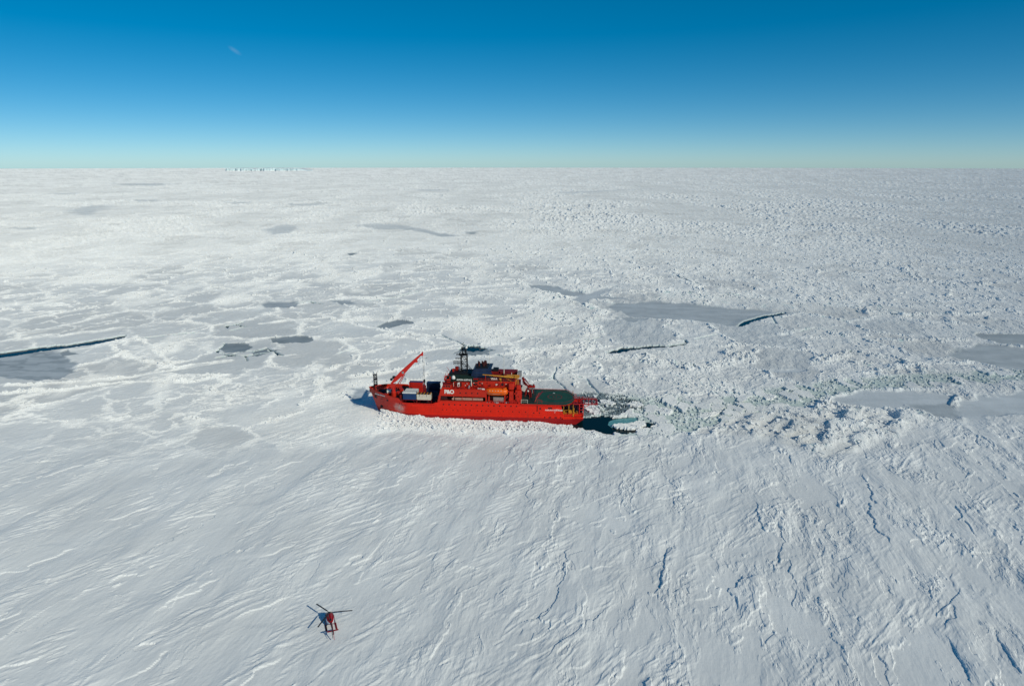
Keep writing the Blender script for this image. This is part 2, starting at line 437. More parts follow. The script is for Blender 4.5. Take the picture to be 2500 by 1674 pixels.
RIDGE_LINES = [
 ([(-201.7, 249.9), (-167.7, 247.1), (-133.2, 242.1), (-112.8, 238.3), (-94.4, 243.2), (-87.1, 244.8)], 3.0, .9),
 ([(-255.7, 324.5), (-223, 327.8), (-195.4, 338), (-181.6, 348.9), (-158.8, 368.5)], 4.0, 1.0),
 ([(-243.2, 399.7), (-220.9, 376.9), (-181.2, 352.7), (-173.6, 360.4), (-158.8, 368.5)], 5.0, .9),
 ([(-242.1, 422.9), (-228.5, 409.5), (-206.5, 385.7), (-187.1, 360.4)], 4.0, .9),
 ([(-246.6, 311.9), (-219, 315), (-200.3, 327.8), (-160.5, 331.1), (-148, 341.6)], 4.0, 1.1),
 ([(-25.8, 605.9), (3.8, 627.7), (18.4, 605.9), (55.2, 531.5), (67.5, 500.4), (53.8, 459.9), (44.2, 394.9), (39.9, 376.9)], 7.0, 1.1),
 ([(39.9, 376.9), (29.3, 360.4), (21.5, 334.6)], 5.0, 1.0),
 ([(-82.8, 338), (-63.4, 348.9), (-34.5, 368.5), (-11.7, 376.9), (19.6, 394.9), (42.7, 404.5)], 7.0, 1.3),
 ([(-60, 385.7), (-41.7, 394.9), (-30.1, 404.5)], 3.0, .8),
 ([(-123.8, 548.4), (-97.6, 551.9), (-68.8, 595.5), (-25.8, 605.9)], 5.0, .9),
 ([(-172.7, 459.9), (-132.5, 479.3), (-96.6, 447.7), (-66.5, 430.5), (-44.9, 427.2)], 5.0, .9),
 ([(54, 376.9), (80.5, 368.5), (99.4, 352.7), (126.6, 368.5), (129.7, 385.7)], 9.0, 1.4),
 ([(172.6, 368.5), (199.3, 385.7), (218.6, 368.5), (223.1, 352.7)], 7.0, 1.8),
 ([(150.6, 308.9), (143.5, 297.4), (135.8, 284.1)], 4.0, 1.5),
 ([(146.1, 294.7), (159.4, 287.7), (181.7, 285.1), (193.4, 289.3), (195.5, 281)], 3.0, 1.2),
 ([(208.4, 310.7), (209.6, 304.8), (201.7, 297.4)], 2.0, .9),
 ([(150.6, 308.9), (165.8, 316.2), (191.9, 320), (210.1, 316.8)], 2.5, .8),
 ([(173, 430.5), (204.3, 447.7), (218.3, 414.6), (259.4, 414.6), (282.5, 414.6)], 4.0, .8),
 ([(253.8, 376.9), (225.4, 360.4), (184.1, 345.2)], 3.0, .8),
 ([(427.5, 764.1), (384.4, 627.8), (401, 606), (445.3, 627.8)], 9.0, 1.6),
 ([(165.5, 703.2), (165.5, 605.9), (157.2, 548.4), (134.9, 500.4)], 7.0, 1.2),
 ([(260.7, 500.5), (283.5, 486.2), (347.9, 493.3)], 6.0, 1.1),
]
SHIP_X, SHIP_Y, SHIP_A = 30.0, 281.5, 0.08

def to_ship(x, y):
    """ground position -> ship frame (forward from the stern, to port)"""
    dx = x - SHIP_X; dy = y - SHIP_Y
    ca, sa = math.cos(SHIP_A), math.sin(SHIP_A)
    return -ca * dx + sa * dy, -sa * dx - ca * dy

def wl_half(s):
    """half breadth of the hull at the ice, for distance s forward of the stern"""
    return np.interp(s, [1.5, 2.5, 6, 12, 66, 72, 78, 83, 87, 89.6, 90.2], [0, 8.4, 9.6, 10.15, 10.15, 9.4, 7.4, 4.9, 2.3, .4, 0])

WAZ = math.radians(14)
def wind(x, y, az=WAZ):
    return x * math.cos(az) - y * math.sin(az), x * math.sin(az) + y * math.cos(az)     # across, along

SNOW = np.array([.865, .868, .872])

def block_field(x, y, L, seed, fp, tilt=.9, crack=.07):
    wx = x / L + .25 * gnoise(x / L * 1.3, y / L * 1.3, seed + 5)
    wy = y / L + .25 * gnoise(x / L * 1.3, y / L * 1.3, seed + 6)
    d1, d2, h, ox, oy = cells(wx, wy, seed)
    a = h01(h, 1) * 2 * np.pi
    t = (.25 + h01(h, 3)) * tilt
    z = (h01(h, 2) ** 1.5) * 1.0 + (ox * np.cos(a) + oy * np.sin(a)) * t
    z -= (1 - sstep(0, crack, d2 - d1)) * .5
    return z * np.clip((L / fp - .5) / 1.5, 0, 1), h

RS = 1.0
def radii():
    rs = [0.0, 20, 45, 65, 80, 90, 98, 104]
    r_ = 107.0
    while r_ < 60000:
        rs.append(r_)
        if r_ < 230: d = RS * .38
        elif r_ < 430: d = RS * (.42 + (r_ - 230) * .0026)
        elif r_ < 4000: d = RS * r_ * r_ / 73000 * .40
        else: d = RS * r_ * r_ / 73000 * .75
        r_ += min(d, 2500)
    return np.array(rs)
FAR_R = radii(); FAR_I = np.arange(len(FAR_R), dtype=float)

def ice(x, y, fp):
    """height above the level ice, albedo and roughness at ground positions"""
    N = x.shape[0]
    x = x.astype(np.float64); y = y.astype(np.float64)
    r = np.hypot(x, y)
    c, s = wind(x, y)
    wob = fbm(x / 14, y / 14, 4, 11)
    wob2 = fbm(x / 14 + 50, y / 14, 4, 12)
    wobf = fbm(x / 3.6, y / 5.5, 3, 13, .6) * (r < 1500)
    jx = x + wob * 5; jy = y + wob2 * 5
    nw = 2.5 + 20 * (1 - sstep(-150, -25, x))
    near = sstep(-nw, nw, np.where(r < 1500, poly_sd(jx, jy, NEAR_FLOE), -99) + .6 * (nw - 2.5))
    z = np.zeros(N); rough = np.zeros(N)
    alb = np.tile(SNOW, (N, 1))

    # ---- the wind-packed near floe
    k = np.nonzero(near > 0)[0]
    if len(k):
        X, Y, C, S, FP = x[k], y[k], c[k], s[k], fp[k]
        wc = C + 3.0 * fbm(C / 22, S / 40, 3, 21); ws = S + 6 * fbm(C / 22, S / 40, 3, 24)
        right = sstep(-70, 60, X)
        hz = .95 * fbm(wc / 20, ws / 55, 3, 31)
        # plates: terraced drift layers with crisp scarps
        n1 = fbm(wc / 7.5, ws / 21, 5, 41, .55, FP, 10) * 2.2
        t = n1 * 2.6; fl = np.floor(t); fr = t - fl
        ter = (fl + sstep(.84, 1.0, fr)) / 2.6
        m1 = sstep(-.12, .30, fbm(wc / 30, ws / 48, 3, 51))
        hz += (.10 * n1 + .30 * ter * (.25 + .75 * m1)) * (.25 + .75 * right)
        # a second, smaller set of plates
        n1b = fbm(wc / 3.2 + 7, ws / 8, 4, 45, .55, FP, 5) * 2.2
        t = n1b * 1.9; fl = np.floor(t); fr = t - fl
        mb_ = sstep(.0, .3, fbm(wc / 13, ws / 26, 3, 56))
        hz += .22 * (fl + sstep(.8, 1.0, fr)) / 1.9 * mb_ * (.3 + .7 * right)
        # drift tongues laid down by another wind
        c2, s2 = wind(X, Y, math.radians(47))
        c2w = c2 + 2.5 * fbm(c2 / 15, s2 / 30, 3, 61)
        n2 = fbm(c2w / 3.0, s2 / 17, 4, 62, .55, FP, 5, ridged=True)
        m2 = sstep(.05, .45, fbm(c2 / 16, s2 / 40, 3, 66))
        hz += .40 * np.clip(n2 - .15, 0, 1) ** 1.1 * m2
        # bands of fine parallel sastrugi between smooth stretches
        c3, s3 = wind(X, Y, math.radians(24))
        m2b = sstep(.04, .2, fbm(c3 / 9, s3 / 32, 4, 69, .55))
        n2b = fbm(c2w / 1.35, s2 / 7, 3, 68, .6, FP, 2.2)
        hz += .30 * n2b * m2b * (1.15 - .6 * right)
        hz += .02 * n2b
        # chewed-up patches with sharp edges
        m3 = sstep(.14, .34, fbm(wc / 9, ws / 22, 4, 71))
        bz, _ = block_field(wc * 1.3, ws * .6, 1.3, 72, FP, .9, .1)
        bz2, _ = block_field(wc * 1.2, ws * .5, 3.1, 73, FP, .9, .06)
        hz += (bz * .20 + bz2 * .22) * m3 * (.3 + .7 * right)
        # long scarps running with the wind
        q = gnoise(wc / 13 + .3 * gnoise(wc / 3, ws / 7, 81) + .06 * gnoise(wc / .9, ws / 1.6, 86), ws / 75, 82)
        side = sstep(-.010, .02, q) - .5
        m4 = sstep(-.1, .3, gnoise(wc / 18, ws / 26, 83))
        hz += side * .40 * m4 * (.35 + .65 * right)
        q = gnoise(c2w / 10 + .3 * gnoise(c2 / 2.6, s2 / 6, 84) + 40, s2 / 50, 85)
        hz += (sstep(-.012, .02, q) - .5) * .26 * sstep(0, .3, gnoise(c2 / 14, s2 / 18, 87))
        hz += .05 * fbm(wc / 1.2, ws / 3.5, 3, 91, .5, FP, 2)
        hz = np.maximum(hz, -.35 + .08 * n1)
        z[k] += hz * near[k]
        rough[k] += .18 * near[k]

    # ---- the pack: floes, ridges, rubble
    k = np.nonzero(near < 1)[0]
    X, Y, C, S, FP, RR = x[k], y[k], c[k], s[k], fp[k], r[k]
    px = X + 15 * fbm(X / 34, Y / 34, 6, 101, .62); py = Y + 17 * fbm(X / 34 + 9, Y / 34, 6, 102, .62)
    leftish = 1 - sstep(-190, -10, X + .15 * (RR - 300))
    plates = np.maximum(leftish * (1 - sstep(470, 640, RR)), sstep(35, 80, X) * sstep(335, 360, RR) * (1 - sstep(500, 620, RR)) * .85)
    d1, d2, hid, _, _ = cells(px / 46, py / 58, 110)
    bd = (d2 - d1) * 25
    wn_ = fbm(X / 45, Y / 45, 3, 115)
    R = 1 - sstep(.35, 1.0, bd * (1 + .6 * wobf[k]) / (1.0 + 6.0 * np.clip(wn_ + .2, 0, 1) * (1 - .5 * plates)))
    e1, e2, hid2, _, _ = cells(px / 15, py / 19, 120)
    R2 = (1 - sstep(.3, 1.0, (e2 - e1) * 8 / 1.3)) * sstep(.0, .3, fbm(X / 60, Y / 60, 2, 121))
    broken = (1 - .55 * (X > 0) * plates) * sstep(.06, .34, fbm(X / 60, Y / 100, 4, 131) + .13 * sstep(0, 120, X) - .10 * leftish - .09 * plates)
    far = sstep(480, 700, RR)
    patch = sstep(.0, .38, fbm(X / 45, Y / 80, 5, 141, .62))
    gate = sstep(-.30, .12, fbm(X / 18, Y / 26, 4, 116, .6))
    R = np.maximum.reduce([R * (1 - .3 * leftish) * (.25 + .75 * gate), .6 * R2 * gate, broken * .8, far * patch * .6])
    amp = .60 + .35 * sstep(-60, 120, X) * (1 - .75 * far) - .12 * far
    kk = np.nonzero(RR < 1600)[0]
    xk, yk = X[kk] + wob[k][kk] * 3, Y[kk] + wob2[k][kk] * 3
    extra = np.zeros(len(k)); exh = np.zeros(len(k))
    for pts, w, h_ in RIDGE_LINES:
        w = w * (.6 if pts[0][0] < -60 else 1)
        v = (.55 + .45 * sstep(-.25, .1, wob[k][kk])) * (1 - sstep(.3, 1.1, line_d(xk + 4 * wob2[k][kk], yk + 5 * wob[k][kk], pts) / w * (1 + .8 * wob2[k][kk])))
        extra[kk] = np.maximum(extra[kk], v); exh[kk] = np.maximum(exh[kk], v * h_)
    hr = np.zeros(len(k)); hr[kk] = sstep(-6, 6, poly_sd(xk, yk, HULL_RUBBLE))
    tl = np.zeros(len(k)); tl[kk] = sstep(-3, 3, poly_sd(xk, yk, TILTED))
    sl = np.zeros(len(k)); sl[kk] = sstep(-1, 1, poly_sd(xk, yk, SLAB))
    R = np.maximum.reduce([R, extra, hr * (.2 + .6 * sstep(-75, -40, X))])
    g1_, g2_, _, _, _ = cells(px / 27 + 3, py / 34, 113)
    R = np.maximum(R, (1 - sstep(.4, 1.0, (g2_ - g1_) * 15 / 1.2)) * (.75 - .3 * plates) * gate * (1 - hr))
    R = R * (1 - .5 * plates * (X > 0) * (1 - extra) * sstep(-.1, .2, fbm(X / 30, Y / 40, 3, 117)))
    sel = (h01(hid, 12) > .70) * sstep(1.0, 2.6, bd) * (RR > 335) * (1 - sstep(430, 620, RR)) * (1 - hr) * (1 - extra)
    R = R * (1 - .92 * sel)
    R = R * (1 - sl)
    Cs = C + 2 * wob[k]; Ss = S / 2.1                 # blocks drawn out along the wind farther off
    st_ = sstep(330, 520, RR)[..., None][:, 0] if False else sstep(330, 520, RR)
    bx = X * (1 - st_) + Cs * st_; by = Y * (1 - st_) + Ss * st_
    near_b = np.nonzero(RR < 900)[0]
    b1 = np.zeros(len(k)); b2 = b1.copy(); b4 = b1.copy()
    b1[near_b] = block_field(X[near_b], Y[near_b], 1.35, 151, FP[near_b])[0]
    b2a, _ = block_field(X, Y, 3.3, 152, FP); b2s, _ = block_field(Cs, Ss, 4.0, 156, FP)
    b2 = b2a * (1 - st_) + b2s * st_
    b3a, _ = block_field(X, Y, 8.5, 153, FP, 1.3); b3s, _ = block_field(Cs, Ss, 9.5, 157, FP, 1.3)
    b3 = b3a * (1 - st_) + b3s * st_
    b4[near_b] = block_field(X[near_b], Y[near_b], 13.0, 154, FP[near_b], 1.8, .05)[0]
    zone = (1 - sstep(.0, .5, fbm(X / 25, Y / 25, 3, 155) + .2))
    rub = b1 * (.42 + .2 * plates) * (1 - .4 * zone) + b2 * (.50 + .35 * zone) + b3 * .45 * (.35 + far) + .2
    rub = rub * amp * (1 + .6 * exh) * (1 + .5 * far)
    c2, s2 = wind(X, Y, math.radians(50))
    c2 = c2 + 3 * fbm(c2 / 20, s2 / 30, 3, 166)
    flat = .20 * fbm(C / 12, S / 30, 4, 161, .5, FP, 14) + .14 * (h01(hid, 4) - .5)
    calm = sstep(1.5, 5, bd) * (h01(hid, 8) > .38 - .30 * plates) * (1 - hr)
    keep_ = 1 - .8 * calm
    strk = fbm(c2 / 3.0, s2 / 20, 4, 162, .6, FP * .6, 5, ridged=True)
    flat += keep_ * np.clip(strk - .05, 0, 1) * .75 * sstep(-.10, .25, fbm(X / 30, Y / 30, 3, 163) + .16 * leftish) * (.6 + .8 * leftish)
    fs_ = fbm(c2 / 1.4, s2 / 8, 3, 175, .6, FP * .6, 2.5, ridged=True)
    flat += np.clip(fs_ - .2, 0, 1) * .26 * sstep(-.15, .2, fbm(X / 14, Y / 22, 3, 176)) * (RR < 800)
    # drifted crests on the left, where snow has filled the rubble
    crest = fbm(c2 / 7.5, s2 / 34, 5, 167, .55, FP * .6, 10, ridged=True)
    flat += keep_ * leftish * (.75 - .25 * plates) * np.clip(crest - .12, 0, 1) ** 1.2 * sstep(-.25, .15, fbm(c2 / 22, s2 / 40, 3, 168))
    flat += .09 * fbm(X / 2.4, Y / 2.4, 3, 164, .6, FP * .7, 3)
    n1 = fbm(C / 6, S / 15, 4, 169, .55, FP, 8) * 2.2
    t = n1 * 2; fl = np.floor(t); fr = t - fl
    flat += .18 * (fl + sstep(.8, 1, fr)) * sstep(-60, 60, X)
    zz = flat + (rub * (.75 + .5 * gate) + .12) * R * (1 - .15 * leftish * (1 - extra))
    zz *= 1 - .6 * tl
    mo = gnoise(C / 9 + .5 * wob[k], S / 7.5 + .5 * wob2[k], 178)
    sc2 = gnoise(c2 / 7, s2 / 16, 179)
    mound = 1.0 + 1.9 * mo + 1.1 * (sstep(-.03, .10, sc2) - .5) + .5 * b2 * (fbm(X / 9, Y / 9, 2, 180) > .05)
    zz += tl * np.maximum(mound, .1) + sl * (.5 + .5 * fbm(c2 / 3, s2 / 14, 3, 165))
    # far off only the ridge crests stand out
    lr = np.interp(RR, FAR_R, FAR_I)
    ang = np.arctan2(X, Y) * 57.3
    fz = gnoise(ang / .48 + .5 * gnoise(ang / 1.6, lr / 5, 192), lr / 1.05, 191) + .9 * gnoise(ang / .22, lr / .8, 193)
    big = fbm(X / 260, Y / 520, 4, 194, .6)
    fa = np.clip(.072 * (RR * RR / 73000), 0, 2.4) * sstep(650, 1200, RR) * (.25 + 1.3 * sstep(-.25, .3, big))
    zz += fz * fa
    z[k] += zz * (1 - near[k])
    rough[k] += np.clip(R + tl + sstep(600, 1100, RR) * .9 + .25, 0, 1) * (1 - near[k])
    alb[k] = alb[k] * (1 - ((.05 + .12 * calm) * (1 - R) * h01(hid, 5) + .10 * (1 - sstep(-.2, .15, big)) * sstep(700, 1300, RR))[:, None] * (1 - near[k])[:, None])
    zsel = sel * (1 - near[k]) * (.45 + .35 * sstep(-40, 60, X))
    alb[k] = alb[k] * (1 - zsel[:, None] * (np.array([.20, .17, .14]) * (.5 + .9 * h01(hid, 13)[:, None]))[..., :] * (1 + .8 * fbm(X / 12, Y / 18, 3, 186))[:, None])
    gap = R * (b2 < -.18) * (1 - near[k]) * (RR < 600) * sstep(-40, 60, X)
    alb[k] = alb[k] * (1 - gap[:, None]) + np.array([.50, .64, .66]) * gap[:, None]
    z = np.maximum(z, -.5)

    # ---- refrozen young ice
    yn = fbm(c / 9, s / 9, 4, 171); streak = fbm(x / 30 + .4 * yn, y / 8, 4, 172)
    for poly, tone in YOUNG:
        P = np.array(poly)
        mg = 12
        q = np.nonzero((x > P[:, 0].min() - mg) & (x < P[:, 0].max() + mg) & (y > P[:, 1].min() - mg) & (y < P[:, 1].max() + mg))[0]
        if not len(q): continue
        w = 1.6 + r[q] * .004 + np.clip(r[q] - 900, 0, 4000) * .022 + 3 * np.clip(streak[q] + .3, 0, 1) * (tone > .62)
        w = np.where((tone < .62) & (r[q] < 800), .9, w)
        L_ = np.maximum(20, r[q] * .045)
        wx = 2.5 * wob[q] + 1.6 * wobf[q] + fbm(x[q] / L_, y[q] / L_ / 1.6, 4, 173, .6) * L_ * .42; wy = fbm(x[q] / L_ + 31, y[q] / L_ / 1.6, 4, 174, .6) * L_ * .55
        m = sstep(-.5, .5, (poly_sd(x[q] + wx, y[q] + wy, poly)) / w)
        tt = np.clip(tone + .20 * streak[q] + .12 * yn[q] - .22 * sstep(.55, .95, 1 - 2.2 * np.abs(fbm(x[q] / 26 + .5 * yn[q], y[q] / 14, 3, 177))) * (tone > .7) * (r[q] < 500) * (x[q] < 0), .03, 1)
        if tone == .76 and len(poly) == 11 and P[:, 0].max() > 230 and len(poly) == 11:
            tt = np.clip(tt - .34 * sstep(140, 215, x[q]), .05, 1)
        col = np.array([.05, .10, .13])[None] * (1 - tt[:, None]) + np.array([.74, .77, .80])[None] * tt[:, None]
        m = m * (1 - .6 * sstep(700, 1400, r[q]))
        z[q] = z[q] * (1 - m) + (-.42 + .03 * yn[q]) * m
        rough[q] *= 1 - m
        alb[q] = alb[q] * (1 - m[:, None]) + col * m[:, None]

    # ---- brash left in the ship's wake
    q = np.nonzero((x > 25) & (x < 500) & (y > 240) & (y < 420))[0]
    if len(q):
        X, Y, FP = x[q], y[q], fp[q]
        m = sstep(-2.5, 2.5, poly_sd(X + wob[q] * 9, Y + wob2[q] * 9, BRASH))
        sm = sstep(-2, 2, poly_sd(X + wob[q] * 6, Y + wob2[q] * 6, SLUSH))
        g1, g2, gh, gx, gy = cells(X / 1.25 + .3 * wob[q], Y / 1.7 + .3 * wob2[q], 181)
        f1, f2, fh, fx, fy = cells(X / 7.5 + .6 * wob[q] + .25 * wobf[q], Y / 11 + .6 * wob2[q] + .25 * wobf[q], 182)
        big = (h01(fh, 1) < .62 - .45 * sstep(90, 220, X)) & (f2 - f1 > .07) & (f1 < .66)
        a = h01(gh, 3) * 6.283
        blk = -.30 + .55 * h01(gh, 2) ** 2 + (gx * np.cos(a) + gy * np.sin(a)) * .28
        fine = fbm(X / 1.1, Y / 1.5, 4, 184, .6); mid = fbm(X / 9, Y / 9, 3, 185)
        mush = -.40 + .10 * fine
        on = (h01(gh, 6) < .45 + .9 * mid - .30 * sm) & (g2 - g1 > .06)
        zb = np.where(on, blk + .12, mush)
        zb = np.where((g2 - g1 < .05) & (mid + .3 * sm > .12) & (h01(gh, 11) < .6), -1.1, zb)
        zb = np.where((sm > .5) & (fine + .6 * mid < -.12), -1.0, zb)
        cw = h01(gh, 7)
        mcol = np.array([.60, .69, .675])[None] * (.92 + .25 * fine[:, None]); mcol = mcol * (1 - sm[:, None]) + np.array([.17, .22, .25])[None] * (1 + 1.2 * fine[:, None]) * sm[:, None]
        bcol = np.where(on[:, None], np.array([.76, .80, .79])[None] * (.82 + .3 * cw[:, None]), mcol)
        blk = zb
        a2 = h01(fh, 9) * 6.283
        fz = .15 + .5 * h01(fh, 8) + (fx * np.cos(a2) + fy * np.sin(a2)) * .8 + .12 * fbm(X / 1.2, Y / 1.2, 2, 183)
        big = big & (sm < .4)
        zz = np.where(big, fz, blk)
        cc = np.where(big[:, None], SNOW[None] * .97, np.clip(bcol, .03, .87))
        z[q] = z[q] * (1 - m) + zz * m
        alb[q] = alb[q] * (1 - m[:, None]) + cc * m[:, None]
        rough[q] = rough[q] * (1 - m) + .6 * m

    # ---- leads and cracks open to the sea
    q = np.nonzero((r < 1800))[0]
    X = x[q] + wob[q] * 1.2; Y = y[q] + wob2[q] * 1.6
    near_lead = np.full(len(q), 99.0)
    for poly in OPEN_WATER: near_lead = np.minimum(near_lead, -poly_sd(X + 1.0 * wobf[q], Y + 3.6 * wobf[q] + 3 * wob[q], poly))
    for pts, w in CRACKS:
        if w > 0: near_lead = np.minimum(near_lead, line_d(X + .8 * wobf[q], Y + 1.4 * wobf[q], pts) - w * .5 * (.8 + 1.4 * wob[q] + 1.3 * wobf[q]))
    zq = z[q]
    calm_ = 1 - sstep(1.0, 7.0, near_lead)                # ice beside a lead lies flat, with a low torn rim
    zq = zq * (1 - .75 * calm_) + .12 * calm_ * (near_lead > 0) * (zq > -.3)
    t = 1 - sstep(-.7, .9, near_lead)
    z[q] = zq * (1 - t) - 1.15 * t
    wet = (near_lead < .2)[:, None]
    alb[q] = np.where(wet, np.array([.55, .66, .68])[None], alb[q])

    # ---- the ship stands in the ice
    q = np.nonzero((np.abs(x) < 90) & (y > 255) & (y < 330))[0]
    if len(q):
        f, p = to_ship(x[q], y[q])
        hb = wl_half(f)
        z[q] = np.where((np.abs(p) < hb + .0) & (f > 1) & (f < 90.2), -2.5, z[q])
        pile = np.exp(-np.clip(np.abs(p) - hb, 0, 9) / 2.5) * sstep(5, 14, f) * (f < 88) * (np.abs(p) >= hb)
        z[q] += pile * (.0 + 1.6 * np.clip(f / 90, 0, 1) ** 2 + .4 * wob[q]) * (p > 0)
        # channel cut behind, thin dark line along the starboard side
    # ---- firm smooth snow under the helicopter
    g = np.exp(-((x + 43.0) ** 2 + (y - 140.0) ** 2) / 30.0)
    z = z * (1 - g) 
    return z, alb, np.clip(rough, 0, 1)

# ------------------------------------------------------------------ ice sheet mesh: polar grid, fine ahead, coarse behind
AZ = np.concatenate([np.linspace(-41.5, 41.5, 1240), np.linspace(41.5, 318.5, 110)[1:-1]])
rads = radii()
AZr = np.radians(AZ)
na, nr = len(AZ), len(rads)
gr, ga = np.meshgrid(rads, AZr, indexing='ij')
gx = (gr * np.sin(ga)).ravel(); gy = (gr * np.cos(ga)).ravel()
dr = np.gradient(rads)[:, None]
da = np.abs(np.roll(AZr, -1) - AZr); da = np.where(da > 1, .05, da)[None]
gfp = (.45 * dr + .55 * gr * da).ravel()
gz, galb, grough = ice(gx, gy, np.maximum(gfp, .2))
dist2 = gx * gx + gy * gy
verts = np.stack([gx, gy, gz - dist2 / (2 * R_EARTH)], 1)
i = np.arange(nr - 1)[:, None]; j = np.arange(na)[None]
j2 = (j + 1) % na
quads = np.stack([i * na + j, i * na + j2, (i + 1) * na + j2, (i + 1) * na + j], -1).reshape(-1, 4)[:, ::-1]
print('ice sheet', nr, na, len(quads))

def np_mesh(name, V, Q, smooth=False):
    me = bpy.data.meshes.new(name)
    nq, k = Q.shape
    me.vertices.add(len(V)); me.vertices.foreach_set('co', V.astype(np.float32).ravel())
    me.loops.add(nq * k); me.loops.foreach_set('vertex_index', Q.astype(np.int32).ravel())
    me.polygons.add(nq); me.polygons.foreach_set('loop_start', np.arange(0, nq * k, k, dtype=np.int32))
    me.polygons.foreach_set('use_smooth', np.full(nq, smooth))
    me.update(calc_edges=True)
    return me

me = np_mesh('sea_ice', verts, quads)
ca = me.attributes.new('albedo', 'FLOAT_COLOR', 'POINT')
ca.data.foreach_set('color', np.concatenate([galb, grough[:, None]], 1).astype(np.float32).ravel())

def ice_material(name, vertex=True, base=(.865, .868, .872)):
    m = bpy.data.materials.new(name)
    m.use_nodes = True
    nt = m.node_tree
    b = nt.nodes['Principled BSDF']
    b.inputs['Roughness'].default_value = .62
    b.inputs['Specular IOR Level'].default_value = .25
    b.inputs['Diffuse Roughness'].default_value = .5
    geo = nd(nt, 'ShaderNodeNewGeometry')
    rot = nd(nt, 'ShaderNodeMapping')
    rot.inputs['Rotation'].default_value = (0, 0, WAZ)
    nt.links.new(geo.outputs['Position'], rot.inputs['Vector'])
    if vertex:
        at_ = nd(nt, 'ShaderNodeAttribute', attribute_name='albedo')
        colsrc = at_.outputs['Color']; rgh = at_.outputs['Alpha']
    # patches of wind crust and fresh snow
    n1 = nd(nt, 'ShaderNodeTexNoise', Scale=.035, Detail=8.0, Roughness=.62)
    nt.links.new(rot.outputs[0], n1.inputs['Vector'])
    r1 = nd(nt, 'ShaderNodeMapRange')
    for k_, v_ in (('From Min', .35), ('From Max', .65), ('To Min', .93), ('To Max', 1.04)): r1.inputs[k_].default_value = v_
    nt.links.new(n1.outputs['Fac'], r1.inputs['Value'])
    sc = nd(nt, 'ShaderNodeVectorMath', operation='SCALE')
    if vertex: nt.links.new(colsrc, sc.inputs[0])
    else: sc.inputs[0].default_value = base
    nt.links.new(r1.outputs[0], sc.inputs['Scale'])
    nt.links.new(sc.outputs[0], b.inputs['Base Color'])
    # fine relief: streaks along the wind plus crumbs where the ice is broken
    st = nd(nt, 'ShaderNodeMapping')
    st.inputs['Scale'].default_value = (1.0, .3, 1.0)
    nt.links.new(rot.outputs[0], st.inputs['Vector'])
    n2 = nd(nt, 'ShaderNodeTexNoise', Scale=1.1, Detail=5.0, Roughness=.6)
    nt.links.new(st.outputs[0], n2.inputs['Vector'])
    bp = nd(nt, 'ShaderNodeBump')
    bp.inputs['Strength'].default_value = .55
    bp.inputs['Distance'].default_value = .16
    nt.links.new(n2.outputs['Fac'], bp.inputs['Height'])
    n3 = nd(nt, 'ShaderNodeTexVoronoi', Scale=.9)
    nt.links.new(geo.outputs['Position'], n3.inputs['Vector'])
    bp2 = nd(nt, 'ShaderNodeBump')
    bp2.inputs['Distance'].default_value = .45
    nt.links.new(n3.outputs['Distance'], bp2.inputs['Height'])
    nt.links.new(bp.outputs[0], bp2.inputs['Normal'])
    if vertex:
        mm = nd(nt, 'ShaderNodeMath', operation='MULTIPLY')
        mm.inputs[1].default_value = .36
        nt.links.new(rgh, mm.inputs[0]); nt.links.new(mm.outputs[0], bp2.inputs['Strength'])
        nt.links.new(rgh, b.inputs['Diffuse Roughness'])
    else:
        bp2.inputs['Strength'].default_value = .3
    nt.links.new(bp2.outputs[0], b.inputs['Normal'])
    return m

M_ICE = ice_material('snow_and_ice')
M_SNOW = ice_material('snow_block', vertex=False)
me.materials.append(M_ICE)
sea_ice = bpy.data.objects.new('sea_ice', me)
COL.objects.link(sea_ice)
tag(sea_ice, kind='structure')

# ------------------------------------------------------------------ sea water under the ice
wr = np.concatenate([np.linspace(0, 1000, 12), np.geomspace(1100, 62000, 60)])
wa = np.linspace(0, 2 * np.pi, 181)[:-1]
wg, wb = np.meshgrid(wr, wa, indexing='ij')
wv = np.stack([(wg * np.sin(wb)).ravel(), (wg * np.cos(wb)).ravel(), (-.75 - wg ** 2 / (2 * R_EARTH)).ravel()], 1)
i = np.arange(len(wr) - 1)[:, None]; j = np.arange(len(wa))[None]
wq = np.stack([i * 180 + j, i * 180 + (j + 1) % 180, (i + 1) * 180 + (j + 1) % 180, (i + 1) * 180 + j], -1).reshape(-1, 4)[:, ::-1]
M_WATER = bpy.data.materials.new('cold_sea_water')
M_WATER.use_nodes = True
nt = M_WATER.node_tree
b = nt.nodes['Principled BSDF']
b.inputs['Base Color'].default_value = (.003, .017, .022, 1)
b.inputs['Roughness'].default_value = .12
b.inputs['Specular IOR Level'].default_value = .16
b.inputs['IOR'].default_value = 1.33
geo = nd(nt, 'ShaderNodeNewGeometry')
nz = nd(nt, 'ShaderNodeTexNoise', Scale=1.4, Detail=4.0)
nt.links.new(geo.outputs['Position'], nz.inputs['Vector'])
bp = nd(nt, 'ShaderNodeBump')
bp.inputs['Strength'].default_value = .25; bp.inputs['Distance'].default_value = .1
nt.links.new(nz.outputs['Fac'], bp.inputs['Height']); nt.links.new(bp.outputs[0], b.inputs['Normal'])
me = np_mesh('sea_water', wv, wq)
me.materials.append(M_WATER)
o = bpy.data.objects.new('sea_water', me); COL.objects.link(o); tag(o, kind='structure')

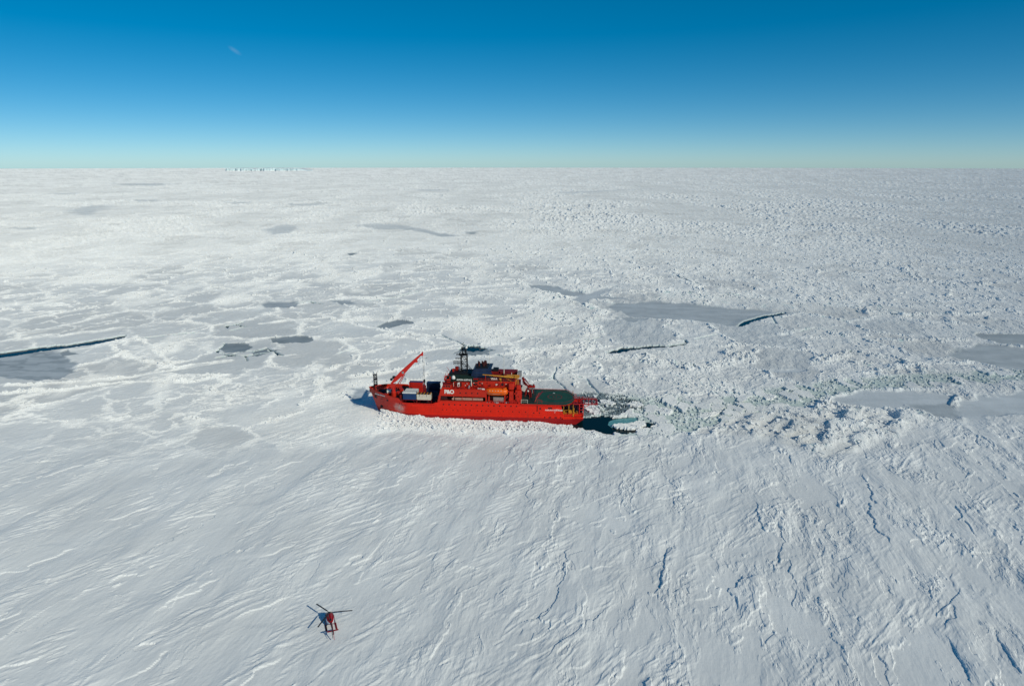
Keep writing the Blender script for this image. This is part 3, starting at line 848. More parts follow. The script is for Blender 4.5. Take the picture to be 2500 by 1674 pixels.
# ------------------------------------------------------------------ materials for the made things
M_RED = paint('red_hull_paint', (.84, .020, .004), .55, .08, .25, dirt=(.55, .02, .01), dirt_amt=.35)
M_REDD = paint('dark_red_bottom_paint', (.36, .010, .012), .55, .12, .3, dirt=(.14, .02, .02), dirt_amt=.4)
M_REDH = paint('red_superstructure_paint', (.54, .022, .007), .5, .10, .6, dirt=(.22, .03, .02), dirt_amt=.4)
M_REDS = paint('deep_red_steel', (.22, .010, .009), .55, .2, 1.2, dirt=(.08, .01, .01), dirt_amt=.5)
M_ORANGE = paint('orange_boat_plastic', (.85, .13, .006), .4, .1, 1.0, dirt=(.45, .08, .01), dirt_amt=.3)
M_CRANE = paint('red_crane_paint', (.60, .022, .014), .45, .1, .8, dirt=(.3, .04, .03), dirt_amt=.4)
M_NAVY = paint('navy_blue_paint', (.010, .022, .060), .45, .2, .6, dirt=(.04, .06, .09), dirt_amt=.4)
M_CBLUE = paint('container_blue', (.018, .055, .16), .5, .15, .6, dirt=(.05, .07, .10), dirt_amt=.3)
M_BLACK = paint('black_steel', (.010, .011, .014), .55, .2, 1.0)
M_DARK = paint('maroon_and_recess_shade', (.05, .008, .008), .6, .3, .8)  # puts the shade of recesses into the colour; also maroon of the exhaust pipes
M_GREEN = paint('green_deck_paint', (.016, .075, .048), .65, .25, .35, dirt=(.06, .07, .05), dirt_amt=.5)
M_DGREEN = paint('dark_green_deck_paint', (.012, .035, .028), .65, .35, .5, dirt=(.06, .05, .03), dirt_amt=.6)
M_WHITE = paint('white_paint', (.78, .77, .73), .45, .06, .8, dirt=(.5, .42, .33), dirt_amt=.35)
M_CREAM = paint('cream_container_paint', (.72, .66, .55), .5, .08, .8, dirt=(.4, .28, .18), dirt_amt=.45)
M_YEL = paint('ochre_yellow_paint', (.62, .27, .025), .45, .12, .8, dirt=(.30, .14, .04), dirt_amt=.5)
M_GREY = paint('grey_steel', (.30, .30, .31), .5, .15, 1.0)
M_PINK = paint('weathered_gangway_paint', (.50, .26, .20), .6, .12, 1.2, dirt=(.3, .12, .08), dirt_amt=.5)
M_GANT = paint('gantry_red_paint', (.36, .014, .016), .5, .15, 1.0)
M_GLASS = paint('dark_window_glass', (.010, .016, .018), .12, .1, 1.0)
M_MARK = paint('red_deck_marking', (.22, .025, .03), .6, .25, .8)
M_TEXT = paint('white_lettering_paint', (.85, .82, .76), .5, .04, 1.0)

def hull_stains(m):
    """salt and ice scuffs on the port bow, rust weeps lower down"""
    nt = m.node_tree
    b = nt.nodes['Principled BSDF']
    src = b.inputs['Base Color'].links[0].from_socket
    tc = nd(nt, 'ShaderNodeTexCoord')
    sp = nd(nt, 'ShaderNodeSeparateXYZ'); nt.links.new(tc.outputs['Object'], sp.inputs[0])
    n = nd(nt, 'ShaderNodeTexNoise', Scale=.9, Detail=7.0, Roughness=.75)
    nt.links.new(tc.outputs['Object'], n.inputs['Vector'])
    dv = nd(nt, 'ShaderNodeVectorMath', operation='SUBTRACT'); dv.inputs[1].default_value = (78.5, 9, 4.6)
    nt.links.new(tc.outputs['Object'], dv.inputs[0])
    sv = nd(nt, 'ShaderNodeVectorMath', operation='MULTIPLY'); sv.inputs[1].default_value = (.27, .14, .33)
    nt.links.new(dv.outputs[0], sv.inputs[0])
    ln = nd(nt, 'ShaderNodeVectorMath', operation='LENGTH'); nt.links.new(sv.outputs[0], ln.inputs[0])
    su = nd(nt, 'ShaderNodeMath', operation='SUBTRACT'); su.inputs[0].default_value = 1.55
    nt.links.new(ln.outputs['Value'], su.inputs[1])
    mu = nd(nt, 'ShaderNodeMath', operation='MULTIPLY'); nt.links.new(su.outputs[0], mu.inputs[0]); nt.links.new(n.outputs['Fac'], mu.inputs[1])
    mr = nd(nt, 'ShaderNodeMapRange')
    for k_, v_ in (('From Min', .34), ('From Max', .72), ('To Max', .95)): mr.inputs[k_].default_value = v_
    nt.links.new(mu.outputs[0], mr.inputs['Value'])
    mx = nd(nt, 'ShaderNodeMix', data_type='RGBA')
    nt.links.new(mr.outputs[0], mx.inputs[0]); nt.links.new(src, mx.inputs[6]); mx.inputs[7].default_value = (.72, .50, .44, 1)
    # paler, scoured paint towards the stem
    sc_ = nd(nt, 'ShaderNodeMapRange')
    for k_, v_ in (('From Min', 74), ('From Max', 90), ('To Max', .42)): sc_.inputs[k_].default_value = v_
    nt.links.new(sp.outputs['X'], sc_.inputs['Value'])
    m2 = nd(nt, 'ShaderNodeMath', operation='MULTIPLY'); nt.links.new(sc_.outputs[0], m2.inputs[0])
    n2 = nd(nt, 'ShaderNodeMapRange')
    for k_, v_ in (('From Min', .35), ('From Max', .6)): n2.inputs[k_].default_value = v_
    nt.links.new(n.outputs['Fac'], n2.inputs['Value']); nt.links.new(n2.outputs[0], m2.inputs[1])
    mx2 = nd(nt, 'ShaderNodeMix', data_type='RGBA')
    nt.links.new(m2.outputs[0], mx2.inputs[0]); nt.links.new(mx.outputs[2], mx2.inputs[6]); mx2.inputs[7].default_value = (.50, .16, .14, 1)
    # plate seams and rust weeps
    cb = nd(nt, 'ShaderNodeCombineXYZ'); nt.links.new(sp.outputs['X'], cb.inputs[0]); nt.links.new(sp.outputs['Z'], cb.inputs[1])
    bk = nd(nt, 'ShaderNodeTexBrick', Scale=1.0); bk.inputs['Brick Width'].default_value = 5.6; bk.inputs['Row Height'].default_value = 1.9; bk.inputs['Mortar Size'].default_value = .05
    bk.inputs['Color1'].default_value = (1, 1, 1, 1); bk.inputs['Color2'].default_value = (.9, .9, .9, 1); bk.inputs['Mortar'].default_value = (.68, .6, .6, 1)
    nt.links.new(cb.outputs[0], bk.inputs['Vector'])
    sm_ = nd(nt, 'ShaderNodeMix', data_type='RGBA'); sm_.blend_type = 'MULTIPLY'; sm_.inputs[0].default_value = 1.0
    nt.links.new(mx2.outputs[2], sm_.inputs[6]); nt.links.new(bk.outputs['Color'], sm_.inputs[7])
    st_ = nd(nt, 'ShaderNodeMapping'); st_.inputs['Scale'].default_value = (1.7, 1.7, .12); nt.links.new(tc.outputs['Object'], st_.inputs['Vector'])
    n3 = nd(nt, 'ShaderNodeTexNoise', Scale=1.0, Detail=5.0, Roughness=.7); nt.links.new(st_.outputs[0], n3.inputs['Vector'])
    r3 = nd(nt, 'ShaderNodeMapRange')
    for k_, v_ in (('From Min', .56), ('From Max', .74), ('To Max', .55)): r3.inputs[k_].default_value = v_
    nt.links.new(n3.outputs['Fac'], r3.inputs['Value'])
    mx3 = nd(nt, 'ShaderNodeMix', data_type='RGBA'); nt.links.new(r3.outputs[0], mx3.inputs[0]); nt.links.new(sm_.outputs[2], mx3.inputs[6]); mx3.inputs[7].default_value = (.34, .035, .018, 1)
    nt.links.new(mx3.outputs[2], b.inputs['Base Color'])
hull_stains(M_RED)

# ------------------------------------------------------------------ the icebreaker (ship frame: x forward from the stern, y to port, z up from the ice)
ship = empty('icebreaker_ship', (SHIP_X, SHIP_Y, 0), math.pi - SHIP_A)
tag(ship, 'red icebreaking ship with green helicopter deck, dark lattice mast and raised bow crane', 'ship')

def half(s, t):
    """half breadth at distance s forward, t = 0 at the ice .. 1 at deck"""
    top = np.interp(s, [-1, 3, 10, 70, 76, 80, 84, 88, 91, 92.8, 93.9], [9.4, 9.9, 10.2, 10.2, 9.9, 9.2, 7.8, 5.6, 3.4, 1.6, .25])
    k = max(0.0, min(1.0, t))
    w = float(wl_half(s - (1 - k) * 0))
    return float(w + (top - w) * (k ** .8)) if s < 90.2 else float(top * k)

def stem_x(t):
    return 90.2 + 3.7 * t

st = [-1.0, .5, 2.5, 5, 7.6, 8.7, 12, 20, 30, 40, 50, 60, 63.6, 66, 70, 74, 76.6, 78.4, 80, 82, 84, 86, 88, 89.2]
ztop = {-1.0: 4.3, .5: 4.3, 2.5: 4.3, 5: 4.3, 7.6: 4.3, 8.7: 8.3, 12: 8.35, 20: 8.4, 30: 8.5, 40: 8.6, 50: 8.6, 60: 8.65, 63.6: 7.5, 66: 7.5, 70: 7.5, 74: 7.5, 76.6: 7.6, 78.4: 9.2, 80: 9.5, 82: 9.75, 84: 10.0, 86: 10.25, 88: 10.5, 89.2: 10.6}
lev = [-.25, 0, .12, .24, .25, .45, .65, .85, 1.0]
M_HULL = [M_RED, M_REDD]
hb = MB()
for side in (1, -1):
    rows = []
    for s in st:
        zt = ztop[s]; row = []
        for l in lev:
            z = l * zt if l != .24 and l != .25 else (2.35 if l == .24 else 2.36)
            if l == .12: z = 1.1
            tt = max(0, z) / (zt if s > 8 else 8.3)
            y = half(s, tt)
            xx = s
            if s <= .5:                              # counter stern lifts out of the water
                y = half(3, max(tt, .0)) * (.90 + .06 * tt) if s < 0 else half(3, tt) * .98
                z = max(z, 1.2 if s < 0 else .4)
            row.append((xx, side * y, z))
        rows.append(row)
    # stem
    row = []
    for l in lev:
        zt = 10.8
        z = l * zt if l not in (.24, .25, .12) else {.24: 2.35, .25: 2.36, .12: 1.1}[l]
        row.append((stem_x(max(0, z) / zt), side * .12, z))
    rows.append(row)
    # bow flare between last station and stem
    n = len(lev)
    vs = [p for r_ in rows for p in r_]
    fs = []; mi = []
    for a_ in range(len(rows) - 1):
        for b_ in range(n - 1):
            f = (a_ * n + b_, (a_ + 1) * n + b_, (a_ + 1) * n + b_ + 1, a_ * n + b_ + 1)
            if side < 0: f = f[::-1]
            fs.append(f); mi.append(1 if lev[b_] < .24 else 0)
    base = len(hb.v)
    hb.v += vs; hb.f += [tuple(i + base for i in f) for f in fs]; hb.mi += mi
n = len(lev); off = len(hb.v) // 2
for b_ in range(n - 1):                               # transom and stem closing
    hb.f.append((b_, b_ + 1, off + b_ + 1, off + b_)); hb.mi.append(1 if lev[b_] < .24 else 0)
    k_ = len(st) * n
    hb.f.append((k_ + b_, off + k_ + b_, off + k_ + b_ + 1, k_ + b_ + 1)); hb.mi.append(1 if lev[b_] < .24 else 0)
hull = hb.build('hull', M_HULL, ship)
hull.data.polygons.foreach_set('use_smooth', [True] * len(hull.data.polygons))
try: hull.data.set_sharp_from_angle(angle=math.radians(28))
except Exception: pass

def strip(name, xs, z, inset, mat, ys=None, parent=ship, th=.12):
    """deck plate following the hull"""
    m = MB()
    P = [(x, half(x, 1.0) - inset) for x in xs]
    pts = [(x, -y) for x, y in P] + [(x, y) for x, y in reversed(P)]
    m.prism_z(pts, z - th, z)
    return m.build(name, mat, parent)

strip('main_deck', [8.9, 12, 25, 45, 61.0], 8.42, .12, M_REDS)
strip('cargo_deck', [61.2, 66, 72, 77.0], 6.4, .15, M_BLACK)
strip('forecastle_deck', [77.2, 79, 81, 84, 86.5, 89, 91, 92.4], 8.55, .35, M_DGREEN)
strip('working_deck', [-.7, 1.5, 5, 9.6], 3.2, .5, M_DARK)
# bulwark linings and rail caps round the bow
m = MB()
for side in (1, -1):
    xs = [78.4, 80, 82, 84, 86, 88, 89.2, 91, 92.6, 93.7]
    zt = [9.2, 9.5, 9.75, 10.0, 10.25, 10.5, 10.6, 10.7, 10.78, 10.8]
    pt = [(x, side * (half(x, 1.0) if x < 93 else .5), z) for x, z in zip(xs, zt)]
    pt[-1] = (93.9, side * .15, 10.8)
    for (a_, b_) in zip(pt[:-1], pt[1:]):
        m.tube(a_, b_, .13, None, 5)
        ia = (a_[0] - .15, a_[1] - side * .3); ib = (b_[0] - .15, b_[1] - side * .3)
        m.add([(ia[0], ia[1], 8.5), (ib[0], ib[1], 8.5), (ib[0], ib[1], b_[2]), (ia[0], ia[1], a_[2])], [(0, 1, 2, 3) if side < 0 else (3, 2, 1, 0)])
    # flare plating between the last full station and the rail at the stem
tag(m.build('bow_bulwark', M_REDH, ship), kind='stuff')
m = MB()
m.box(77.0, 77.2, -9.5, 9.5, 6.4, 8.55); m.box(60.9, 61.1, -9.9, 9.9, 6.4, 8.5)
m.split('cargo_well_bulkhead', M_REDS, ship)
m = MB()
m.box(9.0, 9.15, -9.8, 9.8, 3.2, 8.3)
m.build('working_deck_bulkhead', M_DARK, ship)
# slanted port side plate closing the stern opening, with window-like cut above the working deck
m = MB()
m.prism_y([(8.7, 8.3), (8.7, 4.25), (7.55, 4.25), (8.55, 8.3)], 9.7, 10.12)
m.prism_y([(8.7, 8.3), (8.7, 4.25), (7.55, 4.25), (8.55, 8.3)], -10.12, -9.7)
m.split('stern_side_plate', M_RED, ship)
# rubbing strakes
m = MB()
for x0, x1, z in ((62.5, 77.0, 7.1), (0.3, 7, 3.6)):
    for side in (1, -1):
        seg = np.linspace(x0, x1, 8)
        for a_, b_ in zip(seg[:-1], seg[1:]):
            t_ = z / 8.3
            m.tube((a_, side * (half(a_, t_) + .04), z), (b_, side * (half(b_, t_) + .04), z), .09, None, 5)
tag(m.build('rubbing_strake', M_REDS, hull), kind='stuff')

# openings in the hull plating
def port_hole(x, z, r=.24, side=1, mat=M_GLASS, parent=hull, y=None):
    zt = 8.4
    yy = half(x, z / zt) if y is None else y
    m = MB()
    m.lathe((0, 0, 0), [(r * 1.25, -.02), (r * 1.25, .05), (r, .055), (r, .03)], 10, 'y')
    o = m.build('porthole', mat, parent)
    o.location = (x, side * (yy + .02), z)
    return o
for x in np.linspace(58.7, 27.3, 14): port_hole(float(x), 7.35)
for x in (59.2, 57.4, 54.6, 52.6, 49.0, 47.2, 44.0, 42.3, 40.4, 38.4, 35.1, 33.0, 29.0, 26.2, 23.5): port_hole(x, 4.75 + (.15 if int(x) % 2 else 0), .18)
for x in (15.3, 13.4, 12.9, 10.9, 10.4, 8.6): port_hole(x, 2.75, .22, mat=M_BLACK)
for x, z in ((20.0, 4.6), (17.6, 4.7)): port_hole(x, z, .2)
def hull_recess(name, x0, x1, z0, z1, mat=M_BLACK, top=8.4, parent=hull):
    m = MB()
    xs = (x0, (x0 + x1) / 2, x1)
    vs = []
    for z in (z0, z1):
        for x in xs: vs.append((x, half(x, z / top) + .03, z))
    for z in (z0, z1):
        for x in xs: vs.append((x, half(x, z / top) - .25, z))
    m.add(vs, [(0, 1, 4, 3), (1, 2, 5, 4), (0, 3, 9, 6), (2, 8, 11, 5), (3, 4, 10, 9), (4, 5, 11, 10), (0, 6, 7, 1), (1, 7, 8, 2)])
    return m.build(name, mat, parent)
hull_recess('fairlead', 89.8, 91.0, 6.7, 8.0, top=10.7)
hull_recess('fairlead', 86.6, 87.3, 7.1, 7.5, top=10.4)
hull_recess('fairlead', 83.5, 84.4, 6.9, 7.8, top=10.0)
hull_recess('fairlead', 17.0, 17.6, 6.2, 7.0)
hull_recess('fairlead', 12.2, 14.0, 6.6, 7.2)
hull_recess('fairlead', .2, 1.3, 3.9, 4.15)
m = MB(); m.box(18.4, 18.65, 10.2, 10.34, 5.4, 7.9); m.build('fender', M_BLACK, hull)
# anchor in its pocket
m = MB()
m.lathe((0, 0, 0), [(.75, -.1), (.75, .05), (.5, .1)], 12, 'y')
m.tube((0, .15, .5), (0, .3, -.7), .14); m.tube((-.6, .3, -.55), (.6, .3, -.55), .14); m.tube((-.6, .3, -.55), (-.55, .35, 0), .1); m.tube((.6, .3, -.55), (.55, .35, 0), .1)
a_o = m.build('anchor', M_BLACK, ship); a_o.location = (87.6, half(87.6, .33) + .0, 3.4); a_o.rotation_euler = (0, 0, math.radians(-35))

ROT_P = (math.radians(90), 0, math.radians(180))
def words(name, txt, size, x_left, z, y, mat=M_TEXT, parent=ship, **kw):
    """lettering read from the port side; x_left is the end nearer the bow"""
    return lettering(name, txt, size, (x_left, y, z), ROT_P, mat, parent, **kw)
words('ship_name_lettering', 'AURORA AUSTRALIS', 1.02, 15.2, 5.55, 10.16, bold=.03, sx=.78)
words('home_port_lettering', 'HOBART', .55, 12.7, 4.75, 10.12, bold=.02, sx=.85)
o = words('bow_name_lettering', 'AURORA AUSTRALIS', .8, 0, 0, 0, bold=.02, sx=.82)
o.location = (90.3, half(90.3, .85) + .45, 8.75); o.rotation_euler = (math.radians(97), 0, math.radians(180 - 31))

# accommodation block over a recessed side passage
m = MB()
for side in (1, -1):
    y0, y1 = (7.6, 10.2) if side > 0 else (-10.2, -7.6)
m.prism_y([(40.6, 11.0), (60.55, 11.15), (59.8, 14.2), (40.6, 14.0)], -10.22, 10.22)
m.prism_y([(60.2, 8.5), (61.3, 8.5), (60.55, 11.15), (59.8, 11.15)], 9.9, 10.2)
m.prism_y([(60.2, 8.5), (61.3, 8.5), (60.55, 11.15), (59.8, 11.15)], -10.2, -9.9)
m.box(60.3, 61.0, -9.9, 9.9, 8.5, 11.1)
m.box(40.6, 60.3, 10.05, 10.2, 8.5, 9.15); m.box(40.6, 60.3, -10.2, -10.05, 8.5, 9.15)
m.build('accommodation_block', M_RED if False else M_REDH, ship)
m = MB(); m.box(26, 60.2, -7.8, 7.8, 8.45, 11.05); m.build('passage_wall', M_DARK, ship)  # near-black red carries the shade of the recessed passage
m = MB()
for x in (46.0, 50.5): m.box(x, x + .12, 9.95, 10.1, 9.15, 11.0)
m.split('passage_stanchion', M_REDH, ship)
m = MB()
m.box(41.8, 53.6, 9.3, 9.85, 9.35, 10.35)
for x in np.arange(42.3, 53.6, .75): m.box(x, x + .1, 9.85, 9.92, 9.35, 10.35)
m.tube((54.3, 9.5, 9.3), (54.3, 9.5, 10.9), .18); m.lathe((54.6, 9.75, 9.8), [(.5, -.1), (.5, .1)], 12, 'y')
m.build('stowed_gangway', M_PINK, ship)
m = MB(); m.box(57.2, 60.0, 9.1, 9.6, 9.2, 10.9); m.build('passage_locker', M_DARK, ship)
words('company_lettering', 'P&O', 2.35, 58.2, 11.85, 10.26, bold=.09, sx=.95, spacing=.92)
for u in (51.4, 48.9, 46.4, 43.9): port_hole(u, 12.7, .24, y=10.22, parent=ship)
m = MB()
m.box(40.8, 42.1, 10.0, 10.1, 14.25, 14.75); m.prism_y([(40.9, 14.2), (42.3, 14.2), (42.7, 14.8), (41.3, 14.8)], 9.6, 9.75)
m.build('liferaft_canister', M_WHITE, ship)
m = MB()
for x in (43.2, 42.9): m.lathe((x + .3, 9.4, 14.5), [(.28, -.5), (.34, -.4), (.34, .4), (.28, .5)], 10, 'x')
m.build('liferaft_canister', M_WHITE, ship)
# bulwark along the accommodation roof
m = MB()
m.box(40.6, 55.3, 10.05, 10.15, 14.05, 14.35)
m.build('roof_coaming', M_REDH, ship)

# bridge wing cabin
m = MB()
m.prism_y([(55.3, 14.05), (59.4, 14.1), (59.0, 16.1), (55.5, 15.95)], 6.5, 9.6)
wing = m.build('bridge_wing_cabin', M_REDH, ship)
m = MB(); m.box(55.0, 59.6, 6.2, 9.8, 16.0, 16.15); m.build('roof', M_REDS, wing)
for x in (56.2, 57.3, 58.4):
    m = MB(); m.box(x - .42, x + .36, 9.6, 9.66, 14.95, 15.6); m.build('window', M_GLASS, wing)
m = MB()
m.path([(59.6, 9.8, 14.0), (59.3, 9.8, 15.1)], .06); m.path([(59.7, 8.8, 13.0), (59.9, 9.9, 14.3), (59.5, 9.9, 16.1)], .12)
m.box(58.9, 59.9, 9.9, 10.0, 15.7, 16.9)
tag(m.build('wing_rail', M_WHITE, ship), kind='stuff')

# upper house, full length
m = MB()
m.prism_y([(28.2, 14.1), (54.8, 14.1), (54.6, 17.0), (28.2, 17.3)], -7, 7)
house = m.build('upper_house', M_REDH, ship)
m = MB(); m.box(26.6, 40.6, -6.6, 6.6, 8.5, 14.1); m.build('boat_bay_wall', M_REDS, house)  # darker red than the house: shade of the bay put into the wall colour
m = MB()
for x, z0, z1, w in ((33.8, 15.3, 16.3, .5), (44.8, 15.2, 16.1, .45), (45.6, 15.2, 16.1, .45), (43.3, 15.9, 16.5, .35)):
    m = MB(); m.box(x - w, x + w, 7.0, 7.06, z0, z1); m.build('window', M_GLASS, house)
m = MB(); m.box(52.0, 53.0, 7.02, 7.12, 14.4, 16.4); m.build('white_door', M_WHITE, house)
m = MB(); m.box(51.2, 51.9, 7.0, 7.05, 14.4, 16.3); m.box(53.3, 54.2, 7.0, 7.05, 14.3, 16.3); m.split('doorway', M_DARK, house)
for x, z in ((48.8, 15.9), (45.9, 16.3), (35.8, 15.9), (32.1, 16.1), (42.3, 16.2), (49.6, 15.1)):
    m = MB(); m.lathe((x, 7.15, z), [(.10, -.1), (.22, .05), (.2, .12)], 8, 'y'); m.build('deck_lamp', M_CREAM, house)
m = MB(); m.box(47.0, 47.5, 7.05, 7.15, 15.4, 16.3); m.split('notice_panel', M_WHITE, house)
m = MB(); m.box(36.0, 36.5, 7.05, 7.12, 15.4, 16.1); m.split('notice_panel', M_WHITE, house)
m = MB()
rnd = random.Random(3)
for k_ in range(46):
    x = rnd.uniform(29, 54); z = rnd.uniform(14.2, 16.6); w = rnd.uniform(.1, .45); h = rnd.uniform(.15, .9)
    m.box(x, x + w, 7.0, 7.0 + rnd.uniform(.08, .4), z, min(z + h, 16.9))
tag(m.build('deck_fittings', M_REDS, house), kind='stuff')
m = MB()
for k_ in range(26):
    x = rnd.uniform(41, 55); w = rnd.uniform(.2, .8); y = rnd.uniform(7.3, 9.3)
    m.box(x, x + w, y, y + rnd.uniform(.2, .7), 14.05, 14.1 + rnd.uniform(.3, 1.0))
tag(m.build('deck_lockers', M_REDS, ship), kind='stuff')
m = MB(); m.tube((48.0, 8.6, 14.1), (47.6, 8.6, 15.6), .45, .35, 8); m.build('cowl_vent', M_GREY, ship)
m = MB(); m.tube((54.6, 7.9, 14.1), (54.6, 7.9, 16.5), .10); m.tube((46.9, 7.6, 15.0), (46.9, 7.6, 17.6), .2); m.split('vent_pipe', M_CREAM, ship)

# wheelhouse and top deck
m = MB()
m.box(54.6, 58.4, -9.6, 6.4, 14.1, 16.3)
wh = m.build('wheelhouse', M_REDH, ship)
m = MB(); m.prism_y([(46.5, 17.0), (58.0, 16.3), (57.8, 17.0), (57.4, 18.1), (46.5, 18.1)], -6.0, 4.8); m.build('bridge_top_casing', M_DGREEN, wh)  # walls take the dark deck green, standing in for shade on them
for k_ in range(7):
    m = MB(); m.box(58.05, 58.25, -5.4 + k_ * 1.5, -4.2 + k_ * 1.5, 16.6, 17.5); m.build('window', M_GLASS, wh)
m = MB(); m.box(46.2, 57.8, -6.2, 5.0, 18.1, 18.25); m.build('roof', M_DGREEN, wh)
m = MB(); m.box(44, 57.2, 4.8, 7.6, 17.0, 17.12); m.box(28.4, 44, -6.8, 6.8, 17.3, 17.42); m.build('top_deck', M_DGREEN, ship)
words('bridge_name_lettering', 'AURORA AUSTRALIS', .95, 53.3, 17.05, 7.15, bold=.035, sx=.74)
m = MB(); m.box(47.6, 53.5, 6.98, 7.06, 16.98, 17.25); m.build('name_board_frame', M_REDS, ship)
m = MB()
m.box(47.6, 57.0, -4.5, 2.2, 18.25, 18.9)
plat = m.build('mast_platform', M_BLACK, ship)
m = MB(); m.box(54.0, 55.4, -3.5, -2, 18.9, 20.4); m.box(55.6, 56.3, -1, 0, 18.9, 20.1); m.split('flag_locker', M_REDH, ship)
m = MB(); m.box(52.4, 53.9, -3.8, -2.4, 18.9, 20.3); m.build('white_equipment_box', M_WHITE, ship)
m = MB()
for x, y, z0, z1, r_ in ((59.0, 5.2, 16.3, 18.8, .12), (58.6, 4.3, 16.3, 19.4, .1), (57.4, 3.6, 16.3, 19.2, .16), (56.4, 5.6, 17.1, 18.4, .35), (58.2, 2.4, 17.6, 20.0, .09)):
    m.tube((x, y, z0), (x, y, z1), r_)
m.box(57.9, 58.7, 3.8, 5.4, 17.8, 18.3); m.box(56.1, 57.6, 6.2, 7.2, 16.3, 17.5); m.box(58.4, 59.0, 4.6, 5.6, 16.3, 17.4)
m.tube((58.2, 0, 20.0), (56.6, .4, 18.3), .07); m.tube((58.8, 0, 21.2), (57.2, .4, 19), .05)
tag(m.build('bridge_top_gear', M_REDH, ship), kind='stuff')
m = MB()
m.tube((54.8, 6.3, 16.5), (54.8, 6.3, 17.5), .14)
dm = m.build('radome_post', M_REDS, ship)
m = MB(); m.lathe((54.8, 6.3, 17.5), [(.55, 0), (.8, .12), (.80, .7), (.7, 1.15), (.45, 1.5), (.1, 1.65)], 14); m.build('satellite_radome', M_WHITE, ship, smooth=True)

# lattice mast
m = MB()
m.truss((51.0, 0, 18.9), (51.0, 0, 26.9), 2.6, .15, 5)
m.truss((51.0, 0, 26.9), (51.2, 0, 30.2), 1.5, .13, 3)
m.tube((51.2, 0, 30.2), (51.2, 0, 32.2), .12); m.box(50.7, 52.3, -.15, .15, 31.3, 31.5)
m.tube((49.9, .9, 26.9), (49.8, .9, 29.8), .13)
mast = m.build('lattice_mast', M_BLACK, ship)
for z, x1 in ((26.6, 54.2), (24.9, 54.6), (23.4, 55.6), (22.4, 55.6)):
    m = MB()
    if z > 26: m.box(49.6, 53, -1.4, 1.4, z, z + .14)
    for y in (-.9, .9): m.tube((52, y, z), (x1, y, z + .1), .12)
    for x in (x1, (x1 + 52) / 2): m.tube((x, -.9, z + .1), (x, .9, z + .1), .08)
    m.tube((52, .9, z + .8), (x1, .9, z + .8), .05); m.tube((x1, .9, z + .8), (x1, .9, z), .05)
    tag(m.build('mast_platform_stage', M_BLACK, mast), kind='stuff')
m = MB(); m.box(52.6, 53.0, -1.6, 1.6, 27.2, 27.6); m.tube((52.8, 0, 26.7), (52.8, 0, 27.3), .15); m.build('radar_scanner', M_BLACK, mast)
m = MB(); m.tube((49.0, -.5, 18.9), (45.4, -.5, 18.4), .12); m.tube((49.8, .8, 22.4), (46.6, .8, 18.4), .12); m.tube((49.8, -.8, 22.4), (46.6, -.8, 18.4), .12)
m.tube((48.4, .8, 20.9), (49.8, .8, 19.5), .08)
m.split('mast_stay', M_BLACK, mast)
for x, z, r_ in ((49.8, 30.2, .58), (51.0, 31.6, .3)):
    m = MB(); m.lathe((x, .9 if x < 50 else .3, z), [(.1 * r_, -r_), (.72 * r_, -.7 * r_), (r_, 0), (.72 * r_, .7 * r_), (.1 * r_, r_)], 12); m.build('mast_radome', M_WHITE, mast, smooth=True)

# funnel
m = MB()
prof = [(48.0, 17.1), (38.9, 17.3), (39.6, 19.6), (38.6, 21.9), (45.9, 21.7), (46.7, 21.2)]
for y in (1,):
    m.prism_y(prof, -4.2, 4.2)
fun = m.build('funnel', M_NAVY, ship, bevel=.15)
m = MB(); m.box(40.2, 45.6, -3.4, 3.4, 21.8, 22.1); m.build('funnel_top', M_BLACK, fun)
m = MB(); m.box(38.5, 46.0, 4.2, 4.28, 19.9, 20.05); m.box(42.0, 42.1, 4.2, 4.3, 17.4, 19.5); m.build('funnel_panel_seam', M_CBLUE, fun)
for x, y, r_, h in ((45.6, 1.5, .2, 1.4), (44.3, 1.2, .5, 2.0), (42.3, 1.2, .5, 2.0), (41.9, -1.2, .5, 1.9), (44.9, -1.2, .25, 1.7), (41.1, .4, .12, 2.2), (43.3, -1.6, .3, 1.6)):
    m = MB(); m.tube((x, y, 22), (x, y, 22 + h), r_, None, 10); m.build('exhaust_pipe', M_DARK, ship)

# aft house top, call sign board, whip aerials, ochre crane
m = MB(); m.box(35.2, 40.6, 6.5, 6.75, 17.3, 18.95); m.box(30.0, 35.2, 6.3, 6.5, 17.3, 18.4); m.build('call_sign_board', M_BLACK, ship)
words('call_sign_lettering', 'VNAA', 1.35, 38.6, 17.5, 6.80, bold=.04, sx=.75)
m = MB(); m.box(28, 40, -6, -2, 17.4, 18.8); m.box(30.8, 33.5, -1.5, 1.0, 17.4, 18.6); m.box(35, 38, -1, 3, 17.4, 18.2); m.split('fan_housing', M_REDS, ship)
m = MB(); m.box(36.3, 38.6, -5, -2, 18.8, 19.9); m.box(26.0, 27.6, -3, 0, 17.4, 19.2); m.split('vent_housing', M_BLACK, ship)
m = MB(); m.tube((33.6, 0, 17.4), (33.6, 0, 20.6), .22); m.tube((33.6, 0, 20.6), (33.6, 0, 27.2), .07)
m.tube((40.2, -3, 18.8), (40.2, -3, 27.6), .06); m.tube((30.2, 1, 17.4), (30.2, 1, 19.4), .16); m.tube((54.2, -4.6, 18.3), (54.2, -4.6, 22), .05)
m.split('whip_aerial', M_CREAM, ship)
yc = MB()
